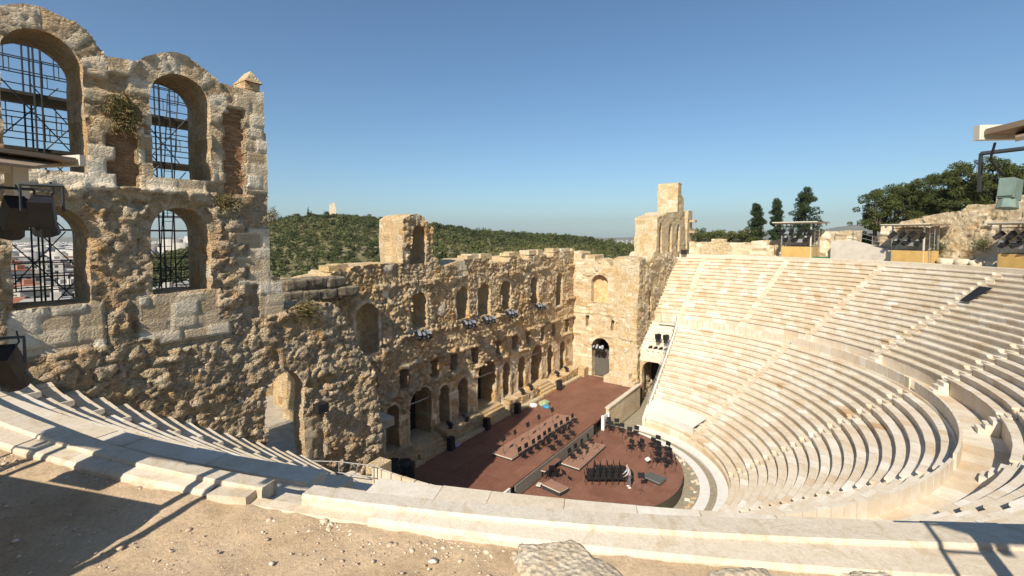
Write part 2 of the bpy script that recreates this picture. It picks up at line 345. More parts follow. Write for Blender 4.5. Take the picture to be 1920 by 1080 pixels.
def wall(name, O, u, n, s0, s1, z0, z1, cell, top, holes, thick, style, mat, parent=None, raw=0.0, seed=1, back=True, thin=None):
    O = np.array(O, float); u = np.array(u, float); n = np.array(n, float)
    ns = int((s1-s0)/cell)+1; nz = int((z1-z0)/cell)+1
    s = np.linspace(s0, s1, ns); z = np.linspace(z0, z1, nz)
    S, Z = np.meshgrid(s, z, indexing='ij')
    jag = (fbm(S*1.1, Z*1.1, seed+40, 4)-0.5)
    def sdf(S, Z):
        j = (fbm(S*1.1, Z*1.1, seed+40, 4)-0.5)
        g_ = top(S)-Z+j*0.25
        for h in holes:
            r_ = h[5] if len(h) > 5 else raw
            g_ = np.minimum(g_, arch_sdf(S, Z, *h[:4], flat=(len(h) > 4 and h[4]))+j*r_)
        return g_
    G = sdf(S, Z); e = cell*0.2
    gx = (sdf(S+e, Z)-G)/e; gz = (sdf(S, Z+e)-G)/e; gn = np.maximum(np.hypot(gx, gz), 0.3)
    near = np.abs(G) < cell*0.8
    Ss = np.where(near, S-G*gx/gn**2, S); Zs = np.where(near, Z-G*gz/gn**2, Z)
    Ss = np.clip(Ss, S-cell*.7, S+cell*.7); Zs = np.clip(Zs, Z-cell*.7, Z+cell*.7)
    Sc = (S[1:, 1:]+S[:-1, :-1])/2; Zc = (Z[1:, 1:]+Z[:-1, :-1])/2
    keep = sdf(Sc, Zc) > 0
    D, T, M, B = style(Ss, Zs)
    nv = ns*nz; idx = np.arange(nv).reshape(ns, nz)
    P = O+Ss[..., None]*u+Zs[..., None]*np.array([0, 0, 1.0])
    front = (P+n*D[..., None]).reshape(-1, 3)
    bd = (fbm(S*0.8, Z*0.8, seed+60, 4)-0.5)*0.35
    tk = np.full(S.shape, float(thick))
    if thin: tk = np.where(inbox(S, Z, *thin[:4]), thin[4], tk)
    backv = (P-n*(tk+bd)[..., None]).reshape(-1, 3)
    a, b, c_, d = idx[:-1, :-1][keep], idx[1:, :-1][keep], idx[1:, 1:][keep], idx[:-1, 1:][keep]
    flip = np.dot(np.cross(u, [0, 0, 1]), n) < 0
    fq = np.stack([a, b, c_, d], 1)
    if flip: fq = fq[:, ::-1]
    faces = [fq]
    verts = [front]; base = nv
    if back:
        verts.append(backv); faces.append(fq[:, ::-1]+base); base += nv
    kp = np.zeros((ns+1, nz+1), bool); kp[1:-1, 1:-1] = keep
    E = []
    # edges between kept and not kept
    k1 = keep.copy()
    padz = np.zeros((ns-1, nz+1), bool); padz[:, 1:-1] = keep
    low = padz[:, 1:] & ~padz[:, :-1]; hi_ = padz[:, :-1] & ~padz[:, 1:]
    I, J = np.where(low); E.append(np.stack([idx[I+1, J], idx[I, J]], 1))
    I, J = np.where(hi_); E.append(np.stack([idx[I, J], idx[I+1, J]], 1))
    pads = np.zeros((ns+1, nz-1), bool); pads[1:-1, :] = keep
    lf = pads[1:, :] & ~pads[:-1, :]; rg = pads[:-1, :] & ~pads[1:, :]
    I, J = np.where(lf); E.append(np.stack([idx[I, J], idx[I, J+1]], 1))
    I, J = np.where(rg); E.append(np.stack([idx[I, J+1], idx[I, J]], 1))
    E = np.concatenate(E)
    uq, inv = np.unique(E, return_inverse=True); inv = inv.reshape(E.shape); m = len(uq)
    K = 7; rng = np.random.RandomState(seed)
    sf = Ss.ravel()[uq]; zf = Zs.ravel()[uq]
    for k in range(K+1):
        t = k/K; p = front[uq]*(1-t)+backv[uq]*t
        if 0 < k < K:
            q = t*thick
            a1 = (fbm(sf*1.7+q*2.1, zf*1.7, seed+71, 3)-0.5)*0.16
            p = p+np.outer(a1, u)+np.outer((fbm(sf*1.7, zf*1.7+q*2.1, seed+72, 3)-0.5)*0.12, [0, 0, 1])
        verts.append(p)
    rows = []
    for k in range(K):
        A = base+k*m+inv
        q = np.stack([A[:, 0], A[:, 1], A[:, 1]+m, A[:, 0]+m], 1)
        rows.append(q if not flip else q[:, ::-1])
    faces.append(np.concatenate(rows))
    V = np.concatenate(verts); Fq = np.concatenate(faces)
    t = T.ravel(); mo = M.ravel(); bb = B.ravel()
    rt_, rm, rb = [], [], []
    for k in range(K+1):
        q = k/K*thick
        rt_.append(hsh(np.floor(zf/0.5), np.floor(sf*0+q/0.7), seed)); rm.append(np.zeros(m)); rb.append(np.zeros(m))
    AT = [t]+([t] if back else [])+rt_; AM = [mo]+([mo] if back else [])+rm; AB = [bb]+([bb*0] if back else [])+rb
    # drop unused vertices
    AT, AM, AB = np.concatenate(AT), np.concatenate(AM), np.concatenate(AB)
    used = np.unique(Fq); remap = np.zeros(len(V), np.int64); remap[used] = np.arange(len(used))
    return mesh_obj(name, V[used], remap[Fq], mat, parent, True, {'tint': AT[used], 'mort': AM[used], 'brick': AB[used]})

def prof(pts):
    xs = [p[0] for p in pts]; zs = [p[1] for p in pts]
    return lambda S: np.interp(S, xs, zs)
def inbox(S, Z, s0, s1, z0, z1): return (S > s0) & (S < s1) & (Z > z0) & (Z < z1)

#@@SECTION walls
def blob_rock(c, d, seed, mat, name, label=None, cat='rock', parent=None, sub=4, amp=0.25, group=None):
    import bmesh
    bm = bmesh.new(); bmesh.ops.create_icosphere(bm, subdivisions=sub, radius=1.0)
    from mathutils import noise as mn
    for v in bm.verts:
        p = v.co.copy(); q = Vector([math.copysign(abs(t)**(0.62 if amp > 0.13 else 0.34), t) for t in p])
        h = mn.fractal(p*1.3+Vector((seed*7.1, 0, 0)), 1.0, 2.0, 5)*amp+mn.noise(p*6+Vector((seed, 3, 1)))*amp*0.22
        q = q*(1+h)
        v.co = Vector((q.x*d[0], q.y*d[1], q.z*d[2]))
    me = bpy.data.meshes.new(name); bm.to_mesh(me); bm.free(); me.materials.append(mat)
    me.polygons.foreach_set('use_smooth', np.ones(len(me.polygons), bool))
    at = me.attributes.new('tint', 'FLOAT', 'POINT'); at.data.foreach_set('value', np.full(len(me.vertices), (seed*0.37) % 1, np.float32))
    o = bpy.data.objects.new(name, me); COL.objects.link(o); o.location = c; o.rotation_euler = (0, 0, seed*1.3)
    if parent: o.parent = parent
    else: tag(o, label, cat, group)
    return o
def pick(mask, A, Bv): return tuple(np.where(mask, a, b) for a, b in zip(A, Bv))

def arch_ring(S, Z, holes, width=0.5):
    """voussoir relief round arched openings: returns mask and relief"""
    m = np.zeros(S.shape, bool); D = np.zeros(S.shape); T = np.zeros(S.shape)
    for h in holes:
        r = (h[1]-h[0])/2; cx_ = (h[0]+h[1])/2; zs = h[3]-r
        rr = np.hypot(S-cx_, Z-zs); an = np.arctan2(Z-zs, S-cx_)
        k = (rr < r+width) & (Z > zs-0.1)
        q = an/(math.pi/11); e = np.abs(q-np.round(q))
        d = 0.05+0.03*hsh(np.floor(q+0.5), q*0, 5)-0.04*(e > 0.44)+(fbm(S*5, Z*5, 9, 3)-0.5)*0.04
        D = np.where(k, d, D); T = np.where(k, hsh(np.floor(q+0.5), q*0, 9), T); m |= k
    return m, D, T

# ---- side wall of the stage building nearest the camera (three storeys) ----
NW_UP = [(-35.2, -33.45, 18.9, 22.6), (-31.5, -29.8, 18.85, 22.75), (-28.15, -26.4, 18.95, 22.45)]
NW_LO = [(-35.2, -33.5, 14.9, 17.9), (-31.5, -29.85, 14.95, 17.85), (-28.3, -26.55, 15.05, 17.95)]
def nw_style(S, Z):
    R_ = rubble(S, Z, 21, 0.62, 0.42, 0.78)
    R_ = (R_[0], R_[1], R_[2], np.zeros(S.shape))
    a = ashlar(S, Z, 31, 0.95, 0.42)
    er = fbm(S*1.2, Z*1.2, 77, 5)
    A_ = (a[0]+(er-0.5)*0.16, a[1], a[2], np.zeros(S.shape))
    nz = (fbm(S*0.9, Z*0.9, 88, 4)-0.5)*1.6
    m = (Z+nz*0.4 > 18.15)
    m |= inbox(S, Z+nz*0.1, -31.7, -29.5, 13.55, 15.1) | inbox(S, Z, -29.0+0.0, -26.45, 13.65, 15.1) | inbox(S, Z, -28.0, -25.9, 13.15, 13.75)
    m |= inbox(S+nz*0.15, Z, -25.35, -23.8, 13.8, 23.5)
    m |= (er > 0.62) & (Z > 15)
    m |= inbox(S, Z, -23.1, -22.2, 6, 9.3)
    out = pick(m, A_, R_)
    dr = inbox(S, Z, -31.65, -29.6, 13.6, 14.97) | inbox(S, Z, -28.75, -26.35, 13.95, 15.06) | inbox(S, Z, -28.2, -25.95, 13.35, 13.95) | inbox(S, Z, -28.75, -27.4, 13.6, 13.95)
    dr |= inbox(S, Z, -30.3, -29.55, 18.35, 18.9) | inbox(S, Z, -28.3, -26.55, 18.4, 18.97) | inbox(S, Z, -31.6, -30.3, 18.4, 18.87)
    st = (np.floor(Z/0.45) % 2)*0.22
    dr |= inbox(S+st, Z, -25.1, -23.6, 18.6, 22.7) | inbox(S+st*2, Z, -25.2, -23.9, 15.1, 17.3) | inbox(S, Z, -24.95, -23.8, 13.85, 15.2) | inbox(S+st, Z, -23.2, -22.55, 6.3, 9.2)
    dr |= inbox(S-st, Z, -29.8, -29.2, 18.4, 20.6) | inbox(S+st, Z, -28.6, -28.15, 18.4, 20.4) | inbox(S, Z, -29.7, -28.3, 22.0, 22.6)
    dr |= (hsh(np.floor(S/0.8+np.floor(Z/0.42)*0.5), np.floor(Z/0.42), 91) > 0.66) & (Z > 18.5)
    b2 = ashlar(S, Z, 37, 0.8, 0.46)
    D_ = (0.13+(b2[1]-0.5)*0.05-0.05*b2[2]+(fbm(S*2, Z*2, 4, 4)-0.5)*0.04, b2[1], b2[2]*0.6, -np.ones(S.shape))
    out = pick(dr, D_, out)
    # brick panels: long thin courses
    bz = Z/0.075; row = np.floor(bz); bs = (S+hsh(row, row*0, 3)*0.3)/0.30
    bt = hsh(row, np.floor(bs), 8); bd = -0.07+0.02*bt-0.012*((bz-row) < 0.25)
    js = (np.floor(Z/0.42) % 2)*0.18
    mb = inbox(S, Z, -29.15-js, -28.6+js*0.6, 18.55, 20.35) | inbox(S, Z, -25.95+js*0.4, -25.3+js*0.5, 18.5, 21.7)
    mb |= (np.abs(S+32.4) < 0.3+js*0.5) & (Z > 18.6) & (Z < 21)
    out = pick(mb, (bd, bt, np.zeros(S.shape), np.ones(S.shape)), out)
    k, D, T = arch_ring(S, Z, NW_UP, 0.62)
    out = pick(k, (D, T, np.zeros(S.shape), -0.6*np.ones(S.shape)), out)
    k, D, T = arch_ring(S, Z, NW_LO, 0.32)
    out = pick(k, (D-0.03+(er-.5)*.1, T, np.zeros(S.shape), np.zeros(S.shape)), out)
    # string course between the storeys
    lg = sstep(18.05, 18.15, Z)*(1-sstep(18.5, 18.62, Z))
    lg2 = np.where(fbm(S*1.5, Z*0.5, 14, 3) > 0.42, lg, 0)
    return (out[0]+lg2*0.13, out[1], out[2], out[3])
nw_base = prof([(-46, 22.4), (-36, 22.4), (-24.62, 22.55), (-24.5, 22.6), (-24.42, 18.3), (-24.4, 15.4), (-23.98, 15.25), (-23.9, 13.95), (-23.1, 14.1), (-21.7, 14.0), (-20.9, 13.0), (-20.3, 11.8), (-19.4, 10.2), (-19.1, 7.6), (-18.9, 5.6), (-18.3, 3.5), (-17.9, -1)])
def nw_top(S):
    t = nw_base(S)
    for c_, zc, R_ in ((-34.3, 21.8, 1.5), (-30.65, 21.9, 1.48), (-27.27, 21.62, 1.5)):
        t = np.maximum(t, np.where(np.abs(S-c_) < R_, zc+np.sqrt(np.maximum(R_**2-(S-c_)**2, 0)), 0))
    return t
holes = [h+(False, 0.10) for h in NW_UP+NW_LO]+[(-24.75, -23.15, 6.4, 11.4, False, 0.35)]
side_near = thing('ruined_side_wall', (-27, 2.3, 0), 'tall three-storey ruined side wall with two tiers of arched windows and brick panels, nearest the viewer', 'ruin wall')
side_near.location = (0, 0, 0)
wall('masonry', (0, 2.3, 0), (1, 0, 0), (0, -1, 0), -42, -17.9, -2.2, 23.7, 0.075, nw_top, holes, 1.8, nw_style, ROCK3, side_near, 0.1, 21, thin=(-25.4, -22.4, 4, 12.3, 0.65))
mb = MB(); mb.box((-24.85, 2.75, 22.75), (0.55, 0.9, 0.35)); 
mb.add([(-25.15, 2.2, 22.85), (-24.5, 2.2, 22.85), (-24.5, 3.1, 22.85), (-25.15, 3.1, 22.85), (-24.85, 2.4, 23.3), (-24.85, 2.9, 23.3)], [(0, 1, 4), (2, 3, 5), (1, 2, 5, 4), (3, 0, 4, 5)])
mb.build('capstone', ROCK3, side_near)

# ---- stage wall (frons) ----
FW = [(-14.2, -12.4, 8.7, 12.3), (-9.25, -7.55, 9.7, 12.6), (-4.0, -2.4, 9.7, 12.6), (-1.1, 0.8, 9.6, 12.6), (2.4, 4.05, 9.7, 12.6), (7.8, 9.4, 9.6, 12.6), (13.3, 14.9, 8.8, 12.6)]
FD = [(-9.45, -7.15, -0.1, 5.0), (-1.15, 1.6, -0.1, 5.25), (8.0, 10.2, -0.1, 5.1)]
FN = [(c_-0.62, c_+0.62, 1.0, 4.45) for c_ in (-14.6, -11.2, -5.6, -3.2, 3.45, 6.2, 12.1, 15.0)]
FS = [(c_-0.45, c_+0.45, 5.35, 6.85, True) for c_ in (-13, -10.1, -6.8, -4.4, -1.6, 1.9, 4.8, 7.3, 10.3, 12.8, 16.1)]
def fr_style(S, Z):
    r = rubble(S, Z, 51, 0.55, 0.36, 1.0)
    fade = 1-0.45*sstep(6, 16, S)
    R_ = (r[0]*fade, r[1], r[2], np.zeros(S.shape))
    a = ashlar(S, Z, 61, 0.9, 0.48)
    A_ = (a[0]+(fbm(S, Z, 5, 4)-0.5)*0.15, a[1], a[2], np.zeros(S.shape))
    q = fbm(S*0.7, Z*0.7, 91, 4)
    m = ((Z < 4.9+(q-.5)*2) & (S > -4+(q-.5)*6)) | ((Z < 3.6+(q-0.5)*4) & (S < -4)) | (q > 0.66)
    out = pick(m, A_, R_)
    dm = m & (hsh(np.floor(S/0.9+np.floor(Z/0.48)*0.5), np.floor(Z/0.48), 17) > 0.45) & (Z > 0.5); out = (out[0]+0.04*dm, out[1], out[2], np.where(dm, -0.9, out[3]))
    # projecting remains of cornices above and below the small openings, and stone hoods over the doors
    for zz, h_, am in ((5.1, 0.16, 0.25), (7.1, 0.18, 0.28), (9.35, 0.2, 0.25), (13.3, 0.25, 0.2)):
        lg = sstep(zz-h_, zz-h_+0.08, Z)*(1-sstep(zz+h_-0.08, zz+h_, Z))*(fbm(S*0.9, Z*0.4+zz, 33, 4) > 0.49)
        out = (out[0]+lg*am, out[1], out[2], out[3])
    for h in FW+FD+FN:     # cleaner cut-stone margins round the arched openings
        sd = arch_sdf(S, Z, *h[:4]); k = (sd > 0) & (sd < 0.26) & (fbm(S*1.3, Z*1.3, 45, 3) > 0.38)
        q = hsh(np.floor(Z/0.4), np.floor(S/0.6), 19)
        out = tuple(np.where(k, v_, o_) for v_, o_ in zip((0.10+0.05*(q-0.5), q, np.zeros(S.shape), -0.7*np.ones(S.shape)), out))
    for h in FD:
        rr = np.hypot(S-(h[0]+h[1])/2, Z-(h[3]-1.2)); k = (rr < 2.1) & (rr > 1.2) & (Z > h[3]-1.2)
        out = (out[0]+k*0.22*(fbm(S*2, Z*2, 3, 3)), out[1], out[2], out[3])
    return out
fr_base = prof([(-19.5, 14.1), (-18.9, 14.4), (-17.6, 14.2), (-16.2, 14.4), (-15.9, 14.7), (-14.7, 14.6), (-14.5, 14.9), (-12.2, 15.0), (-10.0, 14.9), (-9.98, 18.2), (-9.3, 18.6), (-8.6, 18.7), (-7.8, 18.5), (-7.1, 17.7), (-6.98, 17.6), (-6.9, 15.3), (-6.4, 15.1), (-6.2, 14.5), (-5, 14.6), (-3, 14.9), (0.9, 14.9), (1, 14.4), (3.8, 14.4), (4.1, 14.8), (5.8, 15.0), (6, 14.5), (7.6, 14.5), (7.7, 14.9), (11, 14.9), (11.2, 14.5), (12.8, 14.6), (13, 15.0), (18, 15.0)])
stage_wall = thing('stage_wall', (0, 0, 0), 'long rugged rubble stage wall with arched windows, niches and three dark doorways behind the stage', 'ruin wall')
holes = [h+(False, 0.12) for h in FW]+[h+(False, 0.06) for h in FD]+[h+(False, 0.06) for h in FN]+[h+(0.15,) for h in FS]+[(-9.2, -7.6, 14.8, 17.8, False, 0.1)]
wall('masonry', (0, 10.6, 0), (1, 0, 0), (0, -1, 0), -18.7, 17.9, -0.4, 19.2, 0.085, fr_base, holes, 2.5, fr_style, ROCK, stage_wall, 0.2, 51)
for h in FN:
    mb = MB(); mb.box(((h[0]+h[1])/2, 11.8, (h[2]+h[3])/2), (1.7, 0.12, 3.9)); mb.build('niche', NICHE, stage_wall)
for h in FS:
    mb = MB(); mb.box(((h[0]+h[1])/2, 11.9, 6.1), (1.3, 0.1, 2.0)); mb.build('slot_back', NICHE, stage_wall)
for h in FD:
    c_ = (h[0]+h[1])/2; wd = h[1]-h[0]
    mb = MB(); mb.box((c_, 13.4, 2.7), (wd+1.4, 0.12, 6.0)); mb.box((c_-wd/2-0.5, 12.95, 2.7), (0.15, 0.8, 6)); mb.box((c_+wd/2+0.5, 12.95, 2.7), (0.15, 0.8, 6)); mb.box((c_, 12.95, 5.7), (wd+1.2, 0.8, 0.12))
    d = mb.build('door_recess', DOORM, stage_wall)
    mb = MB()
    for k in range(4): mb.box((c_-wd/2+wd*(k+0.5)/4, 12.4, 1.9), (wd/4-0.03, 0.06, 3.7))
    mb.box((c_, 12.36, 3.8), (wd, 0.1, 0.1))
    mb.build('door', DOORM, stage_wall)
    mb = MB(); r_ = wd/2-0.06; pr = None
    for k in range(17):
        an = math.pi*k/16; p = (c_-math.cos(an)*r_, 10.75, h[3]-wd/2+math.sin(an)*r_)
        if pr: mb.tube(pr, p, 0.035, 5)
        pr = p
    mb.tube((c_-r_, 10.75, h[3]-wd/2), (c_+r_, 10.75, h[3]-wd/2), 0.04, 5)
    mb.build('arch_frame', STEEL, stage_wall)
mb = MB(); rnd = random.Random(4)
for x0, L, zt in ((-16.2, 1.5, 14.85), (4.0, 1.8, 15.1), (7.8, 2.6, 15.2), (12.9, 1.6, 15.3), (14.9, 2.6, 15.25), (-2.4, 2.7, 15.05)):
    x = x0
    while x < x0+L:
        l = rnd.uniform(0.6, 1.3); mb.box((x+l/2, 11.3+rnd.uniform(-.2, .2), zt), (l-0.03, 1.2, rnd.uniform(0.3, 0.55)), rnd.uniform(-.06, .06), rnd.random()); x += l
mb.build('coping_blocks', ROCK2, stage_wall)

DARKST = simple('weathered_shaded_stone', (0.20, 0.165, 0.115), 0.95, var=0.7, scale=2.2, bump=0.08)  # weathered stone, with the tower's shade also put into its dark colour
t = thing('weathered_shaded_blocks', (0, 0, 0), 'long black-weathered stone blocks with painted-in shade on the wall top beside the tall tower edge', 'stone blocks')
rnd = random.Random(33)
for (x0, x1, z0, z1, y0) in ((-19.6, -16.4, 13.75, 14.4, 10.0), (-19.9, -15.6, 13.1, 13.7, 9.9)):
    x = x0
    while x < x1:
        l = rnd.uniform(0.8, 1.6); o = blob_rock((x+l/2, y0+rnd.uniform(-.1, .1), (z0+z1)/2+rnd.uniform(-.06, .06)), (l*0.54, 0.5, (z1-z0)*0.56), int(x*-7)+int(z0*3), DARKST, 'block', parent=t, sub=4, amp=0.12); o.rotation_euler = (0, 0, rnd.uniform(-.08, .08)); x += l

# podium of rough masonry along the foot of the stage wall, steps at the three doors
def podium_style(seed):
    def f(S, Z):
        r = rubble(S, Z, seed, 0.4, 0.25, 0.45); return (r[0], r[1], r[2], np.zeros(S.shape))
    return f
segs = [(-17.4, -9.9, 1.0), (-6.7, -1.9, 1.05), (2.3, 7.4, 1.0), (10.8, 17.3, 0.95)]
pl = ['rough masonry podium at the foot of the stage wall beside the near doorway', 'rough masonry podium between the near and central stage doorways', 'rough masonry podium between the central and far stage doorways', 'rough masonry podium from the far doorway to the corner of the stage']
for k, (a, b, h_) in enumerate(segs):
    t = thing('stage_podium', (0, 0, 0), pl[k], 'podium', 'stone podiums under the stage wall')
    wall('face', (0, 9.25, 0), (1, 0, 0), (0, -1, 0), a, b, -0.1, h_+0.3, 0.1, lambda S, h_=h_, k=k: h_+(fbm(S*0.9, S*0, k, 3)-0.5)*0.5, [], 1.2, podium_style(70+k), ROCK, t, 0, 70+k)
    mb = MB(); mb.box(((a+b)/2, 8.85, 0.10), (b-a+0.2, 0.5, 0.2), tint=0.8)
    mb.build('kerb', ROCK2, t)
for k, c_ in enumerate((-8.3, 0.2, 9.1)):
    mb = MB()
    for i in range(4): mb.box((c_, 8.75+0.35*i+0.5, 0.11+0.22*i), (2.9, 1.0+0.01*i, 0.22), tint=0.4)
    mb.box((c_, 11.6, 0.44), (3.2, 3.0, 0.9))
    tag(mb.build('door_steps', ROCK, None), ['stone steps up to the near arched stage doorway', 'stone steps up to the central arched stage doorway', 'stone steps up to the far arched stage doorway'][k], 'steps', 'steps at the stage doors')

# ---- far return wall of the stage, facing the viewer ----
def fr2_style(S, Z):
    a = ashlar(S, Z, 81, 0.85, 0.42); q = fbm(S*0.8, Z*0.8, 95, 4)
    A_ = (a[0]+(q-0.5)*0.12, a[1], a[2], np.zeros(S.shape))
    r = rubble(S, Z, 83, 0.5, 0.34, 0.9); R_ = (r[0], r[1], r[2], np.zeros(S.shape))
    m = (S < 5.0+(q-0.5)*3-0.25*(Z < 5)*4) & (Z > 4.8) | (q > 0.68)
    A_ = (A_[0], A_[1], A_[2], -0.6*(hsh(np.floor(S/0.85), np.floor(Z/0.42), 3) > 0.5))
    out = pick(m, R_, A_)
    for zz in (5.0, 7.6, 8.5):
        lg = sstep(zz-.14, zz-.1, Z)*(1-sstep(zz+.1, zz+.14, Z)); out = (out[0]+lg*0.12*(q > 0.42), out[1], out[2], out[3])
    return out
ret_far = thing('stage_return_wall', (0, 0, 0), 'sunlit honey-coloured return wall at the far end of the stage with blocked arched window and doorway', 'ruin wall')
wall('masonry', (17.7, 0, 0), (0, 1, 0), (-1, 0, 0), 2.32, 10.9, -0.3, 15.4, 0.085,
     prof([(2.3, 14.4), (4.0, 14.6), (4.6, 14.4), (5.0, 13.5), (5.6, 13.4), (6.2, 14.1), (7.0, 14.3), (7.2, 13.9), (7.6, 14.0), (7.7, 14.7), (8.9, 14.7), (9.0, 14.1), (9.4, 14.2), (9.5, 15.0), (11, 15.1)]),
     [(5.95, 8.1, 8.95, 12.35, False, 0.08), (5.7, 7.95, -0.2, 4.7, False, 0.08), (3.85, 4.7, 1.2, 4.3, False, 0.05), (8.35, 8.8, 5.9, 7.3, True, .15), (5.0, 5.5, 5.7, 7.1, True, .15), (2.7, 4.4, 10.4, 13.3, True, 0.5), (3.0, 3.4, 5.7, 7, True, 0.15)],
     2.6, fr2_style, ROCK2, ret_far, 0.1, 81)
for (y0, y1, z0, z1, dp, m_, nm) in ((5.8, 8.2, 8.8, 12.5, 0.75, NICHE2, 'blocked_window'), (3.7, 4.8, 1.1, 4.4, 0.35, NICHE2, 'niche'), (8.2, 9.0, 5.8, 7.5, 0.7, NICHE, 'slot_back'), (4.9, 5.6, 5.5, 7.3, 0.7, NICHE, 'slot_back'), (2.5, 4.6, 10.2, 13.5, 0.7, ROCK2, 'recess_back'), (2.9, 3.5, 5.5, 7.3, .6, NICHE, 'slot_back')):
    mb = MB(); mb.box((17.7+dp, (y0+y1)/2, (z0+z1)/2), (0.1, y1-y0, z1-z0)); mb.build(nm, m_, ret_far)
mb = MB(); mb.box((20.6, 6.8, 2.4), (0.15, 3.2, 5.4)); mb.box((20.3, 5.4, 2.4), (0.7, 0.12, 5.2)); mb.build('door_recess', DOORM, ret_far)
mb = MB(); mb.box((18.6, 6.8, 1.55), (0.12, 2.4, 3.3)); mb.build('door', simple('grey_door', (0.11, 0.10, 0.085), 0.7, var=0.25), ret_far)
mb = MB(); rnd = random.Random(9)
for k, (cx_, cy_, cz_, dx, dy, dz) in enumerate([(16.9, 4.0, 0.35, 1.6, 3.4, 0.7), (17.1, 3.9, 0.95, 1.0, 2.2, 0.55), (16.7, 2.6, 0.25, 1.5, 1.4, 0.5), (17.0, 9.0, 0.5, 1.2, 1.3, 1.0)]):
    mb.box((cx_, cy_, cz_), (dx, dy, dz), rnd.uniform(-.04, .04), rnd.random())
tag(mb.build('column_base', ROCK2), 'broken stone plinth at the foot of the far return wall', 'plinth')

# ---- near return wall (its back is toward the viewer, mostly hidden) ----
ret_near = thing('ruined_return_wall', (0, 0, 0), 'low broken return wall closing the near end of the stage', 'ruin wall')
wall('masonry', (-17.75, 0, 0), (0, 1, 0), (1, 0, 0), 4.1, 10.5, -0.3, 13.6, 0.14, prof([(4, 4.5), (6, 6.0), (8, 8.5), (9.2, 11.0), (9.6, 12.7), (10.6, 13.0)]), [(5.7, 7.9, -0.2, 4.4)], 1.8, podium_style(99), ROCK, ret_near, 0.2, 99)

# ---- far side wall with the tall tower remnant ----
def fw_style(S, Z):
    a = ashlar(S, Z, 101, 0.9, 0.42); q = fbm(S*0.6, Z*0.6, 96, 4)
    A_ = (a[0]+(q-.5)*.15, a[1], a[2], np.zeros(S.shape))
    r = rubble(S, Z, 103, 0.5, 0.34, 0.9); R_ = (r[0], r[1], r[2], np.zeros(S.shape))
    return pick((Z > 14.2+(q-.5)*3), A_, R_)
far_wall = thing('ruined_side_wall', (0, 0, 0), 'ruined side wall at the far end with stepped tower remnant and narrow arched windows', 'ruin wall')
wall('masonry', (0, 2.3, 0), (1, 0, 0), (0, -1, 0), 17.5, 43, -2.2, 24.8, 0.13,
     prof([(17.5, 14.3), (19, 14.6), (20.2, 13.9), (21.5, 14.2), (23.0, 15.0), (23.9, 15.1), (24.0, 19.2), (24.6, 19.4), (26, 19.5), (28, 20.0), (29.5, 20.2), (32.9, 20.3), (33.0, 24.3), (34.9, 24.5), (35.0, 22.8), (36.1, 22.4), (36.2, 20.5), (36.9, 18.5), (37, 15.2), (38.3, 15.0), (38.4, 20.7), (41, 20.8), (41.1, 15), (43, 15)]),
     [(24.9, 26.3, 14.8, 18.7), (28.9, 30.4, 14.8, 18.7), (32.8, 34.3, 14.8, 18.7), (20.9, 22.0, 6.8, 10.8)], 2.8, fw_style, ROCK2, far_wall, 0.12, 101)
mb = MB()
for z_ in (16.0, 17.6, 19.2): mb.box((40.0, 1.9, z_), (1.2, 0.8, 0.35), tint=0.2)
mb.build('beam_sockets', ROCK, far_wall)

#@@SECTION cavea
# ------------------------------------------------------------------ seating
A_END_R, A_END_L = -3.2, -176.8
def az_end(r, y):    # azimuths where a ring of radius r meets the line at y
    a = math.degrees(math.asin(y/r)); return a, -180-a
LO_N, LO_R0, LO_Z0, LO_DR, LO_DZ = 19, 10.6, -0.9, 0.58, 0.411
UP_N, UP_R0, UP_Z0, UP_DR, UP_DZ = 17, 23.4, 7.70, 0.5805, 0.3953
LO_AISLE = [-36, -72, -108, -144]
UP_AISLE = [-2.4, -20, -37.5, -55, -72.5, -90, -107.5, -125, -142.5, -159.6, -178.3]
def ring_blocks(r0, z, dr, dz, spans, blen, seed, tintf, foot=True):
    rnd = np.random.RandomState(seed); V = []; Fs = []; T = []
    for (a0, a1) in spans:
        L = abs(a1-a0)*math.pi/180*r0; n = max(1, int(round(L/blen)))
        cuts = np.linspace(a0, a1, n+1); cuts[1:-1] += (rnd.rand(n-1)-0.5)*(a1-a0)/n*0.4
        for k in range(n):
            gp = math.degrees(0.003/r0); b0, b1 = cuts[k]-gp, cuts[k+1]+gp; seg = max(2, int(abs(b1-b0)*math.pi/180*r0/0.7))
            jz = (rnd.rand()-0.5)*0.012; jr = (rnd.rand()-0.5)*0.02; tn = tintf((b0+b1)/2, rnd)
            P = [(r0+0.09, z-dz-0.09), (r0+0.09, z-0.15), (r0+0.01+jr, z-0.12), (r0+jr, z-0.10), (r0+jr, z-0.012+jz), (r0+0.012+jr, z+jz)]
            if foot: P += [(r0+0.33, z+jz), (r0+0.34, z-0.05), (r0+dr+0.11, z-0.05)]
            else: P += [(r0+dr+0.11, z+jz)]
            b = len(V); m = len(P)
            for s_ in range(seg+1):
                a = math.radians(b0+(b1-b0)*s_/seg); ca, sa = math.cos(a), math.sin(a)
                for (r, zz) in P: V.append((r*ca, r*sa, zz))
            for s_ in range(seg):
                for i in range(m-1):
                    q = b+s_*m+i; Fs.append((q, q+1, q+m+1, q+m)); T.append(tn)
            if k == 0 or k == n-1 or True:
                for s_ in ((0, seg) if n == 1 else ((0,) if k == 0 else ((seg,) if k == n-1 else ()))):
                    q = b+s_*m; bb = len(V); a = math.radians(b0+(b1-b0)*s_/seg)
                    V.append(((r0+dr+0.11)*math.cos(a), (r0+dr+0.11)*math.sin(a), z-dz-0.04))
                    Fs.append(tuple([q+i for i in range(m)]+[bb])); T.append(tn)
    return V, Fs, T
def add_row(name, parent, *a, **k):
    V, Fs, T = ring_blocks(*a, **k)
    return mesh_obj(name, np.array(V), Fs, SEAT, parent, False, fattrs={'tint': T})
